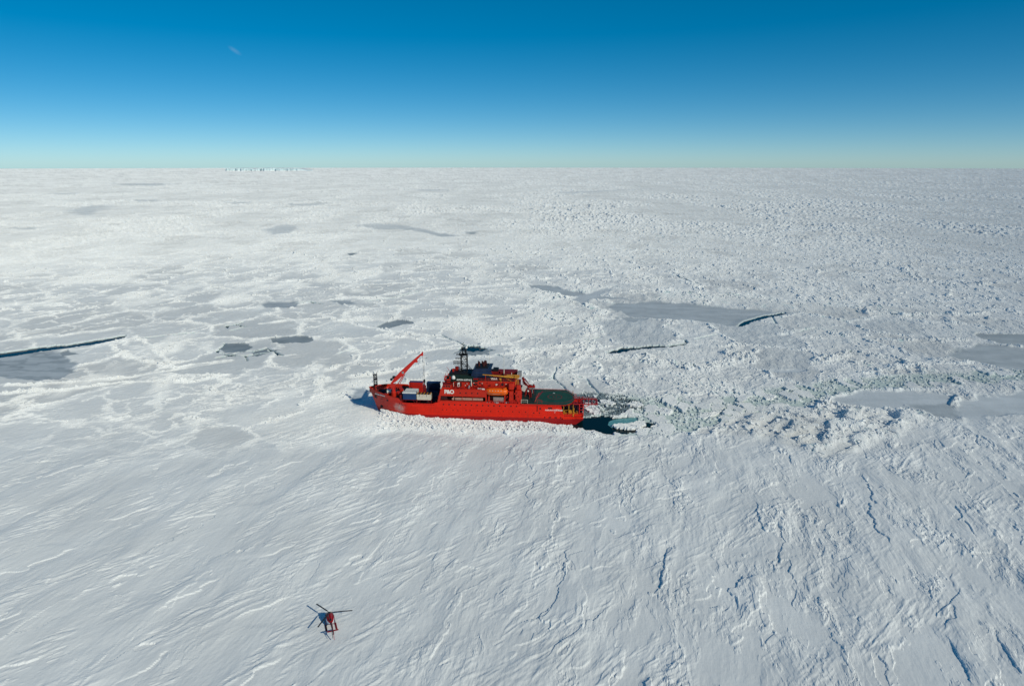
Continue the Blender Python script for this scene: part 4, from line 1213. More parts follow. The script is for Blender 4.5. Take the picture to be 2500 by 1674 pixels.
def boxbeam(m, a, b, w0, h0, w1, h1, mi=0):
    a = Vector(a); b = Vector(b); d = (b - a).normalized()
    u = d.cross(Vector((0, 0, 1))).normalized(); v = u.cross(d).normalized()
    vs = []
    for p, w, h in ((a, w0, h0), (b, w1, h1)):
        for i_, j_ in ((-1, -1), (1, -1), (1, 1), (-1, 1)): vs.append(p + u * (w * i_ / 2) + v * (h * j_ / 2))
    m.add(vs, [(0, 1, 5, 4), (1, 2, 6, 5), (2, 3, 7, 6), (3, 0, 4, 7), (3, 2, 1, 0), (4, 5, 6, 7)], mi)
boxbeam(yc, (27.0, 6.2, 18.9), (33.0, 6.3, 19.3), .8, .5, .8, .7)
boxbeam(yc, (33.0, 6.3, 19.3), (42.2, 6.4, 19.9), .6, .5, .35, .22)
yb = yc.build('store_crane_boom', M_YEL, ship)
m = MB()
for dx in (-.7, 0, .7): m.tube((27.4 + dx, 6.6, 15.8), (27.4 + dx * .5, 6.3, 18.9), .12)
m.tube((29.6, 6.6, 17.2), (31.9, 6.4, 18.4), .12); m.box(34.1, 34.9, 6.9, 7.2, 18.0, 18.6); m.tube((34.2, 7, 16.9), (34.4, 7, 18.2), .12)
m.box(26.5, 32, 4.5, 5.2, 19.3, 19.6); m.box(26.4, 28.4, 5.2, 7.4, 19.0, 19.4)
tag(m.build('store_crane_frame', M_YEL, ship), kind='stuff')
m = MB(); m.tube((40.9, 6.9, 17.2), (40.9, 6.5, 19.7), .1); m.build('boom_rest', M_REDH, ship)
m = MB(); m.box(25.9, 27.5, -1.5, 1, 17.4, 19.6); m.build('aft_cabin', M_GREY, ship)

# lifeboat bay, davits and aft towers
m = MB()
m.prism_y([(40.6, 8.5), (40.6, 14.05), (39.5, 14.05), (40.2, 12.6), (40.2, 8.5)], 6.6, 10.1)
m.build('bay_bulkhead', M_REDH, ship)
m = MB(); m.box(33.0, 37.3, 8.9, 9.6, 9.0, 10.8)
lv = m.build('louvre_box', M_GREY, ship)
m = MB()
for x in np.arange(33.2, 37.3, .42): m.box(x, x + .14, 9.6, 9.7, 9.05, 10.75)
tag(m.build('louvre_slats', M_PINK, lv), kind='stuff')
for x in (32.4, 39.2):
    m = MB()
    boxbeam(m, (x, 9.6, 8.6), (x, 7.4, 14.2), .45, .5, .45, .45); boxbeam(m, (x, 7.4, 14.2), (x, 9.9, 15.6), .4, .4, .35, .35)
    m.tube((x, 9.9, 15.5), (x, 9.7, 14.6), .06)
    m.build('lifeboat_davit', M_REDH, ship)
m = MB(); m.box(28.6, 30.9, 7.2, 9.4, 14.2, 17.0)
m.build('vent_tower', M_REDH, ship, bevel=.35)
m = MB(); m.box(25.4, 28.0, 6.2, 9.2, 8.4, 14.0)
t_ = m.build('aft_tower', M_REDH, ship, bevel=.12)
m = MB(); m.box(25.8, 27.6, 6.4, 8.6, 14.0, 15.9); m.build('tower_head', M_REDH, t_, bevel=.3)
m = MB(); m.box(28.8, 30.6, 7.4, 9.4, 8.4, 13.6); m.build('aft_locker', M_REDH, ship, bevel=.1)
m = MB()
for k_ in range(70):
    x = rnd.uniform(25.6, 40.0); y = rnd.uniform(7.0, 9.9); w = rnd.uniform(.15, .7)
    m.box(x, x + w, y, y + w * rnd.uniform(.4, 1), 8.45, 8.5 + rnd.uniform(.3, 1.1))
for k_ in range(22):
    x = rnd.uniform(25.6, 31.5); z = rnd.uniform(9, 13.4)
    m.box(x, x + rnd.uniform(.1, .5), 9.0, 9.6, z, z + rnd.uniform(.1, .6))
tag(m.build('deck_machinery', M_CRANE, ship), kind='stuff')
m = MB()
for k_ in range(24):
    x = rnd.uniform(25.6, 40.0); y = rnd.uniform(8.0, 10.0)
    m.box(x, x + rnd.uniform(.15, .5), y, y + .3, 8.45, 8.55 + rnd.uniform(.2, .5))
tag(m.build('deck_stores', M_GREY, ship), kind='stuff')
m = MB(); m.tube((26.3, 9.5, 8.5), (24.2, 9.5, 8.6), .06); m.path([(25.4, 9.8, 8.5), (25.4, 9.8, 10.2), (22.7, 9.8, 10.2), (22.7, 9.8, 8.6)], .08); m.path([(25.4, 9.8, 9.4), (22.7, 9.8, 9.4)], .06)
m.build('boarding_rail', M_CREAM, ship)

# aft knuckle crane with a tilted white panel
m = MB()
m.tube((24.2, -1.5, 8.6), (24.2, -1.5, 13.5), .55, .45, 10)
boxbeam(m, (24.6, -1.5, 13.4), (25.6, -2, 16.6), .7, .7, .5, .5); boxbeam(m, (25.6, -2, 16.6), (22.4, -2.8, 12.6), .5, .5, .35, .35)
m.tube((25.2, -.8, 15.4), (22.6, -1.2, 12.6), .14); m.tube((24.0, -3, 12.4), (22.2, -3, 10), .18)
m.build('knuckle_crane', M_REDS, ship)
m = MB(); m.path([(25.9, -1, 16.2), (23.6, -1, 13.2), (22.9, -1, 11.2)], .12); m.tube((24.9, 1.8, 13.9), (25.7, -1.2, 15.3), .1)
tag(m.build('crane_hose', M_REDS, ship), kind='stuff')
pn = MB(); pn.add([(-1.0, -.06, -1.5), (1.0, -.06, -1.5), (1.0, -.06, 1.5), (-1.0, -.06, 1.5), (-1.0, .06, -1.5), (1.0, .06, -1.5), (1.0, .06, 1.5), (-1.0, .06, 1.5)], [(0, 1, 2, 3), (7, 6, 5, 4), (0, 4, 5, 1), (1, 5, 6, 2), (2, 6, 7, 3), (3, 7, 4, 0)])
p_o = pn.build('white_panel', M_WHITE, ship); p_o.location = (24.7, 3, 13.1); p_o.rotation_euler = (math.radians(-12), math.radians(-24), 0)
m = MB(); m.lathe((23.0, 1.5, 11.4), [(.35, -.3), (.45, 0), (.35, .3)], 10); m.build('white_float', M_WHITE, ship)
m = MB()
for k_ in range(16):
    x = rnd.uniform(20.8, 25.2); y = rnd.uniform(-7, 2)
    m.box(x, x + rnd.uniform(.2, .6), y, y + rnd.uniform(.2, .8), 8.6, 8.7 + rnd.uniform(.3, 1.6))
for x, y in ((22.2, 4), (21.6, 1), (20.8, -3)): m.tube((x, y, 8.6), (x, y, 10.6), .16)
tag(m.build('aft_deck_gear', M_REDS, ship), kind='stuff')
m = MB(); m.tube((21.4, -4, 8.6), (21.4, -4, 12.0), .2); m.box(20.2, 24.2, -5, -3, 11.0, 11.15); m.build('rescue_boat_cradle', M_GREY, ship)

# helicopter deck
hd = [(2.9, 3.4), (2.9, -3.6), (6.5, -9.4), (25.4, -9.4), (25.4, 10.1), (6.5, 10.1), (4.2, 7.4)]
m = MB(); m.prism_z(hd, 8.45, 8.62); deck = m.build('helicopter_deck', M_GREEN, ship)
def ring(cx, cy, r0, r1, a0=0, a1=360, n=48, z=8.63):
    m = MB(); vs = []; fs = []
    for k_ in range(n + 1):
        a = math.radians(a0 + (a1 - a0) * k_ / n)
        vs += [(cx + r0 * math.cos(a), cy + r0 * math.sin(a), z), (cx + r1 * math.cos(a), cy + r1 * math.sin(a), z), (cx + r1 * math.cos(a), cy + r1 * math.sin(a), z + .01), (cx + r0 * math.cos(a), cy + r0 * math.sin(a), z + .01)]
    for k_ in range(n):
        b_ = 4 * k_
        fs.append((b_ + 3, b_ + 2, b_ + 6, b_ + 7)); fs.append((b_ + 1, b_ + 5, b_ + 6, b_ + 2)); fs.append((b_, b_ + 3, b_ + 7, b_ + 4))
    m.add(vs, fs); return m
ring(11.3, .3, 8.0, 8.3).build('landing_circle_marking', M_MARK, deck)
ring(11.3, .3, 2.9, 3.2).build('landing_circle_marking', M_MARK, deck)
m = MB()
m.box(10.5, 10.75, -.9, 1.5, 8.63, 8.64); m.box(11.9, 12.15, -.9, 1.5, 8.63, 8.64); m.box(10.75, 11.9, .2, .45, 8.63, 8.64)
m.build('landing_letter_marking', M_MARK, deck)
m = MB(); m.add([(11.2, -4.2, 8.635), (12.4, -4.2, 8.635), (11.8, -5.2, 8.635)], [(0, 1, 2)]); m.build('wind_arrow_marking', M_TEXT, deck)
m = MB(); m.prism_z([(16.6, -7), (17.2, -7), (19.2, 2.2), (18.5, 2.2)], 8.63, 8.645); m.build('approach_line_marking', M_MARK, deck)
m = MB(); m.box(19.6, 25.2, -9, 9.6, 8.625, 8.64); m.build('worn_deck_coating', M_DGREEN, deck)
m = MB()
outl = [(25.4, 10.2), (6.5, 10.2), (4.2, 7.5), (2.8, 3.4), (2.8, -3.6), (6.5, -9.5), (25.4, -9.5)]
for (a_, b_) in zip(outl[:-1], outl[1:]):
    a_ = Vector(a_ + (8.5,)); b_ = Vector(b_ + (8.5,)); d_ = (b_ - a_); L_ = d_.length; nrm_ = Vector((d_.y, -d_.x, 0)).normalized() * -1
    if nrm_.dot(Vector((14, 0, 8.5)) - a_) > 0: nrm_ = -nrm_
    for k_ in range(int(L_ / 1.4) + 1):
        p = a_ + d_ * (k_ / max(1, int(L_ / 1.4)))
        m.tube(p, p + nrm_ * 1.0 + Vector((0, 0, .05)), .045, None, 4)
    for q_ in (.05, .5, 1.0): m.tube(a_ + nrm_ * q_, b_ + nrm_ * q_, .05, None, 4)
tag(m.build('safety_net_frame', M_CRANE, deck), kind='stuff')
m = MB()
for x in (18.6, 16.6): m.tube((x, 9.6, 8.6), (x, 9.6, 10.2), .05)
for z in (9.4, 10.2): m.tube((18.6, 9.6, z), (16.6, 9.6, z), .05)
m.tube((19.2, 9, 8.6), (19.2, 8.2, 11.0), .07); m.tube((19.9, 8.5, 8.6), (17.9, 6.0, 12.3), .09)
tag(m.build('deck_ladder_rail', M_REDH, deck), kind='stuff')
m = MB()
for x in (5.2, 7.4, 3.4):
    for y in (9.4, -9.2): m.tube((x, y, 3.2), (x, y, 8.45), .14)
m.split('deck_support', M_YEL, ship)
# working deck gear under the helicopter deck
m = MB()
for x, y, w, d_, h in ((5.8, 7.6, 1.1, 1.2, 1.4), (3.8, 7.2, .9, 1.4, 2.0), (2.3, 7.0, .8, 1, 1.2), (6.9, 8.4, .5, .5, 2.2), (1.4, 6.5, .7, .8, 1.5)):
    m.box(x, x + w, y, y + d_, 3.2, 3.2 + h)
m.lathe((4.6, 8.6, 4.9), [(.8, -.5), (.8, -.4), (.45, -.4), (.45, .4), (.8, .4), (.8, .5)], 14, 'y')
m.tube((7.4, 9.0, 5.6), (4.4, 9.0, 5.9), .12); m.tube((3.2, 9.3, 3.2), (3.0, 9.3, 7.0), .15)
tag(m.build('trawl_winch', M_YEL, ship), kind='stuff')
m = MB()
for k_ in range(20):
    x = rnd.uniform(.2, 7.6); y = rnd.uniform(2, 8)
    m.box(x, x + rnd.uniform(.3, .9), y, y + rnd.uniform(.3, .9), 3.2, 3.4 + rnd.uniform(.4, 3.4))
tag(m.build('working_deck_gear', M_BLACK, ship), kind='stuff')
# stern gantry
m = MB()
for y in (8.2, 1.6): m.tube((3.4, y, 8.35), (-6.8, y, 8.45), .30, None, 6)
for k_, x in enumerate(np.arange(-6.2, 3.2, 1.55)):
    m.tube((x, 8.2, 8.4), (x, 1.6, 8.4), .20)
    if k_ % 2: m.tube((x, 8.2, 8.4), (x + 1.5, 1.6, 8.4), .07)
for y in (8.2, 1.6): m.tube((3.4, y, 9.2), (-6.4, y, 9.2), .08); [m.tube((x, y, 8.4), (x, y, 9.2), .06) for x in np.arange(-6.2, 3, 1.55)]
m.tube((-6.7, 8.2, 8.4), (-6.7, 1.6, 8.4), .34)
m.build('gantry_deck_frame', M_GANT, ship)
m = MB()
for x in (-.9, .7):
    boxbeam(m, (x, 8.9, 3.0), (x, 8.3, 8.4), .4, .4, .35, .35); boxbeam(m, (x, -8.9, 3.0), (x, -1.0, 8.4), .4, .4, .35, .35)
for z in (4.6, 6.0, 7.4): m.tube((-.9, 8.8, z), (.7, 8.8, z), .12)
m.tube((-.9, 8.6, 6.8), (-3.6, 8.2, 8.3), .14)
tag(m.build('gantry_leg', M_CRANE, ship), kind='stuff')
m = MB()
for x in np.arange(-.8, 7.5, 1.1): m.tube((x, half(3, .5), 4.3), (x, half(3, .5), 4.9), .05)
m.tube((-.9, 9.6, 4.9), (7.2, 9.9, 4.9), .06)
tag(m.build('stern_rail', M_CRANE, ship), kind='stuff')

# railings round the upper decks
m = MB()
def rail(pts, h=1.05, r_=.045, step=1.6):
    for a_, b_ in zip(pts[:-1], pts[1:]):
        a_ = Vector(a_); b_ = Vector(b_); k2 = max(1, int((b_ - a_).length / step))
        for q_ in range(k2 + 1):
            p = a_ + (b_ - a_) * (q_ / k2); m.tube(p, p + Vector((0, 0, h)), r_, None, 4)
        for q_ in (.5, 1): m.tube(a_ + Vector((0, 0, h * q_)), b_ + Vector((0, 0, h * q_)), r_, None, 4)
rail([(40.6, 10, 14.1), (55, 10, 14.1)]); rail([(28.4, 6.8, 17.4), (46, 6.9, 17.2)]); 
rail([(26.5, 9.9, 8.5), (40, 9.9, 8.5)]); rail([(28.4, -6.7, 17.4), (46, -6.7, 17.4)])
rail([(28.3, 6.9, 17.4), (28.3, -6.7, 17.4)])
tag(m.build('deck_railing', M_CRANE, ship), kind='stuff')

# foremast
m = MB(); m.truss((90.9, 0, 8.6), (90.9, 0, 16.6), 1.25, .11, 7)
for z in (12, 14.5, 16.6): m.box(90.1, 91.7, -.9, .9, z, z + .08)
for x, y in ((90.2, .7), (91.6, .7), (91.5, -.7), (90.3, -.7)): m.tube((x, y, 16.6), (x, y, 17.7), .08)
m.build('foremast', M_BLACK, ship)
# bow crane
m = MB(); m.lathe((81.6, 5.0, 8.5), [(1.15, 0), (1.15, 2.0), (1.0, 2.2)], 14); m.build('crane_pedestal', M_RED if False else M_REDH, ship)
m = MB(); m.lathe((81.6, 5.0, 10.7), [(.85, 0), (.85, 2.4)], 12)
m.box(80.8, 82.6, 4.2, 5.8, 12.6, 14.2)
m.build('crane_turret', M_CRANE, ship)
m = MB()
A0 = Vector((82.4, 5.0, 14.4)); B0 = Vector((68.4, 5.0, 28.3)); d_ = (B0 - A0)
boxbeam(m, A0, A0 + d_ * .16, 1.0, .7, 1.2, 1.7); boxbeam(m, A0 + d_ * .16, A0 + d_ * .36, 1.2, 1.7, 1.1, 2.0); boxbeam(m, A0 + d_ * .36, A0 + d_ * .82, 1.1, 2.0, .8, 1.1); boxbeam(m, A0 + d_ * .82, B0, .8, 1.1, .6, .55)
boom = m.build('crane_boom', M_CRANE, ship, bevel=.05)
m = MB(); p = A0 + d_ * .80; m.box(p.x - .7, p.x + .3, 4.5, 5.5, p.z - 1.2, p.z - .5); m.box(B0.x - .4, B0.x + .5, 4.5, 5.5, B0.z - 1.0, B0.z - .1); m.box(B0.x - .5, B0.x + .1, 4.7, 5.3, B0.z, B0.z + .6)
tag(m.build('boom_head', M_CRANE, boom), kind='stuff')
m = MB(); p = A0 + d_ * .12; m.box(p.x - .2, p.x + 1.0, 4.5, 5.5, p.z + 1.0, p.z + 1.7); m.lathe((p.x + 1.6, 5.0, p.z + .2), [(.55, -.4), (.55, .4)], 10, 'y'); m.lathe((p.x + .6, 5.0, p.z + 1.0), [(.5, -.4), (.5, .4)], 10, 'y'); tag(m.build('boom_winch', M_BLACK, boom), kind='stuff')
m = MB(); p = A0 + d_ * .38; n_ = Vector((.30, 0, .28)); m.box(p.x - .55, p.x + .35, 5.56, 5.6, p.z - .5, p.z + .5); m.build('maker_plate', M_GREY, boom)
m = MB()
for y in (4.4, 5.6): m.tube((80.9, y, 12.0), (A0.x + d_.x * .36 - .5, y, A0.z + d_.z * .36 - .9), .16); m.tube((79.9, y, 12.0), (A0.x + d_.x * .36 - 1.1, y, A0.z + d_.z * .36 - .6), .1)
m.split('luffing_cylinder', M_CRANE, ship)
m = MB()
for x in (67.9, 68.4, 67.4): m.tube((x, 5.0, 27.4), (67.8, 5.0, 16.8), .035, None, 4)
m.tube((66.2, 5, 26.4), (68.2, 5, 26.0), .08)
tag(m.build('hoist_wire', M_BLACK, ship), kind='stuff')
m = MB(); m.lathe((67.8, 5.0, 15.9), [(.2, -.9), (.45, -.3), (.45, .5), (.15, .9)], 8); m.tube((67.8, 5, 15.2), (67.8, 5, 13.2), .14); m.build('hook_block', M_BLACK, ship)
m = MB(); m.box(67.2, 68.4, 4.4, 5.6, 9.5, 13.8); m.tube((67.8, 5.0, 13.8), (67.8, 5.0, 14.6), .3); m.build('mid_cargo_post', M_REDS, ship)
m = MB(); m.lathe((83.9, 3.0, 10.2), [(1.2, -.9), (1.2, -.75), (.8, -.7), (.8, .7), (1.2, .75), (1.2, .9)], 16, 'x'); m.build('mooring_winch_drum', M_WHITE, ship)
m = MB(); m.lathe((82.9, 3.0, 10.2), [(.9, -.3), (.9, .3)], 14, 'x'); m.box(82.4, 86, 1.8, 4.2, 8.55, 9.3)
for x, y in ((79.5, 2), (78.6, -1), (79.6, -3), (78.5, 4), (80.4, -5), (84.5, -3)): m.box(x, x + 1.2, y, y + 1.3, 8.55, 10.1)
tag(m.build('mooring_winch', M_REDH, ship), kind='stuff')
m = MB()
for k_ in range(10):
    x = rnd.uniform(78, 88); y = rnd.uniform(-5, 4); m.box(x, x + rnd.uniform(.3, 1.2), y, y + rnd.uniform(.3, 1), 8.55, 8.8 + rnd.uniform(.2, .8))
tag(m.build('forecastle_gear', M_NAVY, ship), kind='stuff')
m = MB()
for x in (77.9, 78.3): m.tube((x, 8.2, 6.4), (x - .4, 8.2, 10.4), .2)
for k_ in range(18):
    x = rnd.uniform(61.4, 63.8) if k_ % 2 else rnd.uniform(77, 78.4); y = rnd.uniform(2, 9.5)
    m.box(x, x + rnd.uniform(.2, .7), y, y + .6, 6.4, 6.8 + rnd.uniform(.3, 2.4))
tag(m.build('cargo_lashings', M_REDS, ship), kind='stuff')
# cell guides the near containers stand on
m = MB()
for x0, x1 in ((64.2, 70.4), (70.7, 76.6)):
    for y in (9.0, 6.6):
        for x in (x0, x1): m.box(x - .1, x + .1, y - .1, y + .1, 6.4, 8.6)
        m.box(x0, x1, y - .08, y + .08, 8.45, 8.6)
    m.tube((x0, 9.0, 6.5), (x0 + 1.6, 9.0, 8.5), .07); m.tube((x1, 9.0, 6.5), (x1 - 1.6, 9.0, 8.5), .07)
tag(m.build('container_support_frame', M_REDS, ship), kind='stuff')
m = MB(); m.box(62.2, 76.6, -9.0, 4.8, 6.4, 7.6); m.build('hatch_cover', M_NAVY, ship)

# ------------------------------------------------------------------ things the ship carries
def on_ship(x, y, z):
    a = math.pi - SHIP_A
    return (SHIP_X + x * math.cos(a) - y * math.sin(a), SHIP_Y + x * math.sin(a) + y * math.cos(a), z)
def container(label, x0, x1, y0, y1, z0, z1, wall, top, rim=None, extra=None):
    root = empty('shipping_container', on_ship((x0 + x1) / 2, (y0 + y1) / 2, z0), math.pi - SHIP_A)
    tag(root, label, 'container', 'shipping containers stowed on the foredeck')
    L, W, H = (x1 - x0) / 2, (y1 - y0) / 2, z1 - z0
    m = MB()
    n = 22
    for sy in (-1, 1):                                   # corrugated long walls
        for k_ in range(n):
            a_ = -L + .12 + (2 * L - .24) * k_ / n; b_ = -L + .12 + (2 * L - .24) * (k_ + .55) / n
            m.box(a_, b_, sy * (W - .05), sy * (W - .005), .15, H - .15)
    m.box(-L + .03, L - .03, -W + .04, W - .04, .1, H - .06)
    m.build('container_wall', wall, root)
    m = MB()
    for sx in (-1, 1):
        for sy in (-1, 1): m.box(sx * L, sx * (L - .14), sy * W, sy * (W - .14), 0, H)
        m.box(sx * L, sx * (L - .12), -W, W, 0, .14); m.box(sx * L, sx * (L - .12), -W, W, H - .12, H)
    for sy in (-1, 1): m.box(-L, L, sy * W, sy * (W - .12), 0, .14); m.box(-L, L, sy * W, sy * (W - .12), H - .12, H)
    m.build('corner_frame', rim or wall, root)
    m = MB()
    for k_ in range(9): m.box(-L + .2 + k_ * (2 * L - .4) / 9, -L + .2 + (k_ + .6) * (2 * L - .4) / 9, -W + .14, W - .14, H - .07, H - .02)
    m.box(-L + .1, L - .1, -W + .1, W - .1, H - .10, H - .05)
    m.build('container_roof', top, root)
    m = MB()
    for q_ in (-.55, -.2, .2, .55): m.tube((-L - .03, q_ * W, .2), (-L - .03, q_ * W, H - .2), .03, None, 4)
    m.build('door_bar', M_GREY, root)
    if extra: extra(root, L, W, H)
    return root
def awning(root, L, W, H):
    m = MB(); m.box(-L - .1, L + .2, W - .1, W + .25, H - .35, H + .1); m.box(L, L + .2, -W, W + .2, H - .3, H + .1); m.build('roof_edge', M_WHITE, root)
def bows(root, L, W, H):
    for k_ in range(9):
        x = -L + .3 + k_ * (2 * L - .6) / 8
        m = MB(); m.box(x - .1, x + .1, -W, W + .03, H, H + .28); m.build('roof_beam', M_YEL if k_ % 2 == 0 else M_BLACK, root)
    m = MB()
    for x in (L - 1.2, -L + 1.8): m.box(x, x + .12, W, W + .06, H - 1.0, H + .1)
    m.build('lashing_strap', M_BLACK, root)
container('blue sided container with white roof, at the ship side nearest the bow', 70.75, 76.5, 6.5, 8.94, 8.65, 11.8, M_CBLUE, M_WHITE, M_CBLUE, awning)
container('white roofed container just inboard of the blue sided one', 70.75, 76.3, 3.0, 5.9, 8.65, 11.7, M_WHITE, M_WHITE)
container('cream open-top container with yellow and black roof beams', 64.4, 70.5, 6.5, 8.94, 8.65, 11.1, M_CREAM, M_BLACK, M_CREAM, bows)
container('red container with blue roof, topmost far side, nearer the bow', 70.2, 76.3, -4.6, -2.1, 10.2, 12.8, M_CRANE, M_CBLUE)
container('dull red container underneath the blue roofed red one', 70.2, 76.3, -4.6, -2.1, 7.6, 10.19, M_CRANE, M_CRANE)
container('navy container with blue roof, high against the front of the accommodation', 62.4, 68.4, -4.6, -2.1, 10.2, 12.8, M_NAVY, M_CBLUE)
container('navy container lying low behind the cream container', 62.4, 68.4, .2, 2.7, 7.6, 10.2, M_NAVY, M_NAVY)
container('dark navy container directly below the high navy one', 62.4, 68.4, -4.6, -2.1, 7.6, 10.19, M_NAVY, M_NAVY)

lb = empty('lifeboat', on_ship(35.9, 9.0, 11.6), math.pi - SHIP_A)
tag(lb, 'orange enclosed lifeboat hanging from davits on the near side of the ship', 'lifeboat')
m = MB(); secs = []
for x, w, h, z0 in ((-4.7, .35, 1.6, .9), (-4.2, 1.0, 2.4, .45), (-3, 1.4, 3.0, .1), (-1, 1.55, 3.2, 0), (1.5, 1.55, 3.2, 0), (3.2, 1.35, 3.0, .1), (4.3, .85, 2.6, .4), (4.8, .2, 1.7, .9)):
    secs.append([(x, w * math.cos(a) * 1.0, z0 + h * (.5 + .5 * math.sin(a))) for a in np.linspace(-math.pi / 2, 1.5 * math.pi, 15)[:-1]])
vs = [p for s_ in secs for p in s_]; fs = []
for a_ in range(len(secs) - 1):
    for k_ in range(14): fs.append((a_ * 14 + k_, a_ * 14 + (k_ + 1) % 14, (a_ + 1) * 14 + (k_ + 1) % 14, (a_ + 1) * 14 + k_))
fs.append(tuple(range(13, -1, -1))); fs.append(tuple((len(secs) - 1) * 14 + k_ for k_ in range(14)))
m.add(vs, fs); m.build('boat_hull', M_ORANGE, lb, smooth=True)
m = MB(); m.box(-4.2, -2.8, -.6, .9, 2.5, 3.6); m.build('helmsman_cupola', M_ORANGE, lb, bevel=.15)
m = MB(); m.path([(-4.3, 1.05, 1.4), (-2, 1.58, 1.3), (2, 1.58, 1.3), (4.2, 1.05, 1.4)], .09); m.build('rubbing_band', M_REDS, lb)
for x in (-2, -.8, .4, 1.6, 2.8):
    m = MB(); m.box(x - .14, x + .14, 1.15, 1.4, 2.35, 2.6); m.build('window', M_CREAM, lb)
m = MB(); m.path([(-4.0, 1.15, 1.3), (-1, 1.5, 1.1), (2, 1.5, 1.1), (4.0, 1.1, 1.3)], .04); m.build('grab_line', M_CREAM, lb)

rb = empty('rescue_boat', on_ship(22.2, -4.0, 11.2), math.pi - SHIP_A)
tag(rb, 'small dark red open boat on a grey cradle aft of the white panel', 'rescue boat')
m = MB(); secs = []
for x, w, h in ((-2.0, .9, .8), (-.5, 1.0, .85), (1.0, .8, .95), (2.1, .15, 1.2)):
    secs.append([(x, -w, h), (x, -w * .8, .3), (x, 0, 0), (x, w * .8, .3), (x, w, h), (x, w * .75, h), (x, 0, h - .45), (x, -w * .75, h)])
vs = [p for s_ in secs for p in s_]; fs = [(a_ * 8 + k_, a_ * 8 + (k_ + 1) % 8, (a_ + 1) * 8 + (k_ + 1) % 8, (a_ + 1) * 8 + k_) for a_ in range(3) for k_ in range(8)]
fs += [tuple(range(7, -1, -1)), tuple(range(24, 32))]
m.add(vs, fs); m.build('boat_hull', M_CRANE, rb)
m = MB(); m.box(-1.7, -1.1, -.3, .3, .4, 1.6); m.box(-.2, .3, -.3, .3, .4, 1.3); m.build('steering_console', M_REDS, rb)

# ------------------------------------------------------------------ helicopter standing on the near floe
M_HRED = paint('helicopter_red', (.30, .006, .012), .28, .08, 1.0)
M_HDARK = paint('helicopter_dark_red', (.12, .006, .012), .3, .15, 1.0)
M_HWHITE = paint('helicopter_white', (.80, .80, .82), .3, .04, 1.0)
M_BLADE = paint('rotor_blade_grey', (.035, .038, .042), .5, .1, 1.0)
HX, HY = -43.68, 141.66
hc = empty('helicopter', (HX, HY, 0.03), math.radians(90 + 21.6))
tag(hc, 'red and white helicopter with three-blade rotor parked on the snow', 'helicopter')
# helicopter frame: x forward, y to its left, z up; rotor mast at the origin
m = MB(); secs = []
for x, w, z0, z1 in ((2.75, .12, .95, 1.25), (2.45, .50, .72, 1.55), (1.9, .78, .60, 2.0), (1.2, .90, .55, 2.32), (.3, .93, .55, 2.40), (-.6, .92, .58, 2.38), (-1.2, .80, .75, 2.25), (-1.8, .55, 1.05, 2.1), (-2.3, .32, 1.4, 2.05)):
    zc = (z0 + z1) / 2; hh = (z1 - z0) / 2; ring_ = []
    for k_ in range(16):
        a = 2 * math.pi * k_ / 16
        cx_, sx_ = math.cos(a), math.sin(a)
        ring_.append((x, w * math.copysign(abs(cx_) ** .7, cx_), zc + hh * math.copysign(abs(sx_) ** .75, sx_)))
    secs.append(ring_)
vs = [p for s_ in secs for p in s_]; fs = []; mi = []
for a_ in range(len(secs) - 1):
    for k_ in range(16):
        fs.append((a_ * 16 + k_, (a_ + 1) * 16 + k_, (a_ + 1) * 16 + (k_ + 1) % 16, a_ * 16 + (k_ + 1) % 16))
        top = k_ in (1, 2, 3, 4, 5, 6)
        mi.append(0 if top or k_ in (9, 10, 11, 12, 13, 14) else 1)
fs += [tuple(range(16)), tuple((len(secs) - 1) * 16 + k_ for k_ in range(15, -1, -1))]; mi += [0, 0]
n0 = len(m.v); m.v += vs; m.f += fs; m.mi += mi
m.build('fuselage', [M_HRED, M_HWHITE], hc, smooth=True)
m = MB(); m.add([(2.48, -.46, 1.5), (2.48, .46, 1.5), (1.75, .72, 2.08), (1.75, -.72, 2.08)], [(0, 1, 2, 3), (3, 2, 1, 0)])
ws = m.build('windscreen', M_GLASS, hc)
for sy in (1, -1):
    for x0, x1 in ((.9, 1.9), (-.1, .75)):
        m = MB(); m.prism_y([(x0, 1.5), (x1, 1.5), (x1 - .15, 2.05), (x0, 2.1)], sy * .88, sy * .935); m.build('door_window', M_GLASS, hc)
# engine and gearbox cowlings
m = MB(); secs = []
for x, w, z1 in ((1.2, .3, 2.5), (.7, .46, 2.78), (0, .5, 2.85), (-.8, .42, 2.8), (-1.5, .33, 2.68), (-2.1, .22, 2.45)):
    secs.append([(x, w * math.cos(a), 2.2 + (z1 - 2.2) * math.sin(a)) for a in np.linspace(0, math.pi, 9)])
vs = [p for s_ in secs for p in s_]; fs = [(a_ * 9 + k_, (a_ + 1) * 9 + k_, (a_ + 1) * 9 + k_ + 1, a_ * 9 + k_ + 1) for a_ in range(5) for k_ in range(8)]
fs += [tuple(range(9)), tuple(45 + k_ for k_ in range(8, -1, -1))]
m.add(vs, fs); m.build('engine_cowling', M_HRED, hc, smooth=True)
m = MB(); m.lathe((-2.0, 0, 2.55), [(.16, -.35), (.2, .2)], 10, 'x'); m.build('exhaust', M_BLACK, hc)
m = MB(); m.box(.65, .85, -.55, .55, 2.70, 2.80); m.build('air_intake', M_CREAM, hc)
m = MB()
for x0, x1, y0_, y1_ in ((1.3, 1.15, -.8, .8),): m.box(x1, x0, y0_, y1_, 2.37, 2.43)
m.build('roof_stripe', M_HWHITE, hc)
m = MB(); m.tube((-2.0, 0, 1.8), (-7.0, 0, 2.15), .27, .12, 10); m.build('tail_boom', M_HDARK, hc, smooth=False)
m = MB(); m.tube((-2.2, 0, 2.08), (-6.8, 0, 2.3), .09, .06, 8); m.build('drive_shaft_cover', M_HDARK, hc)
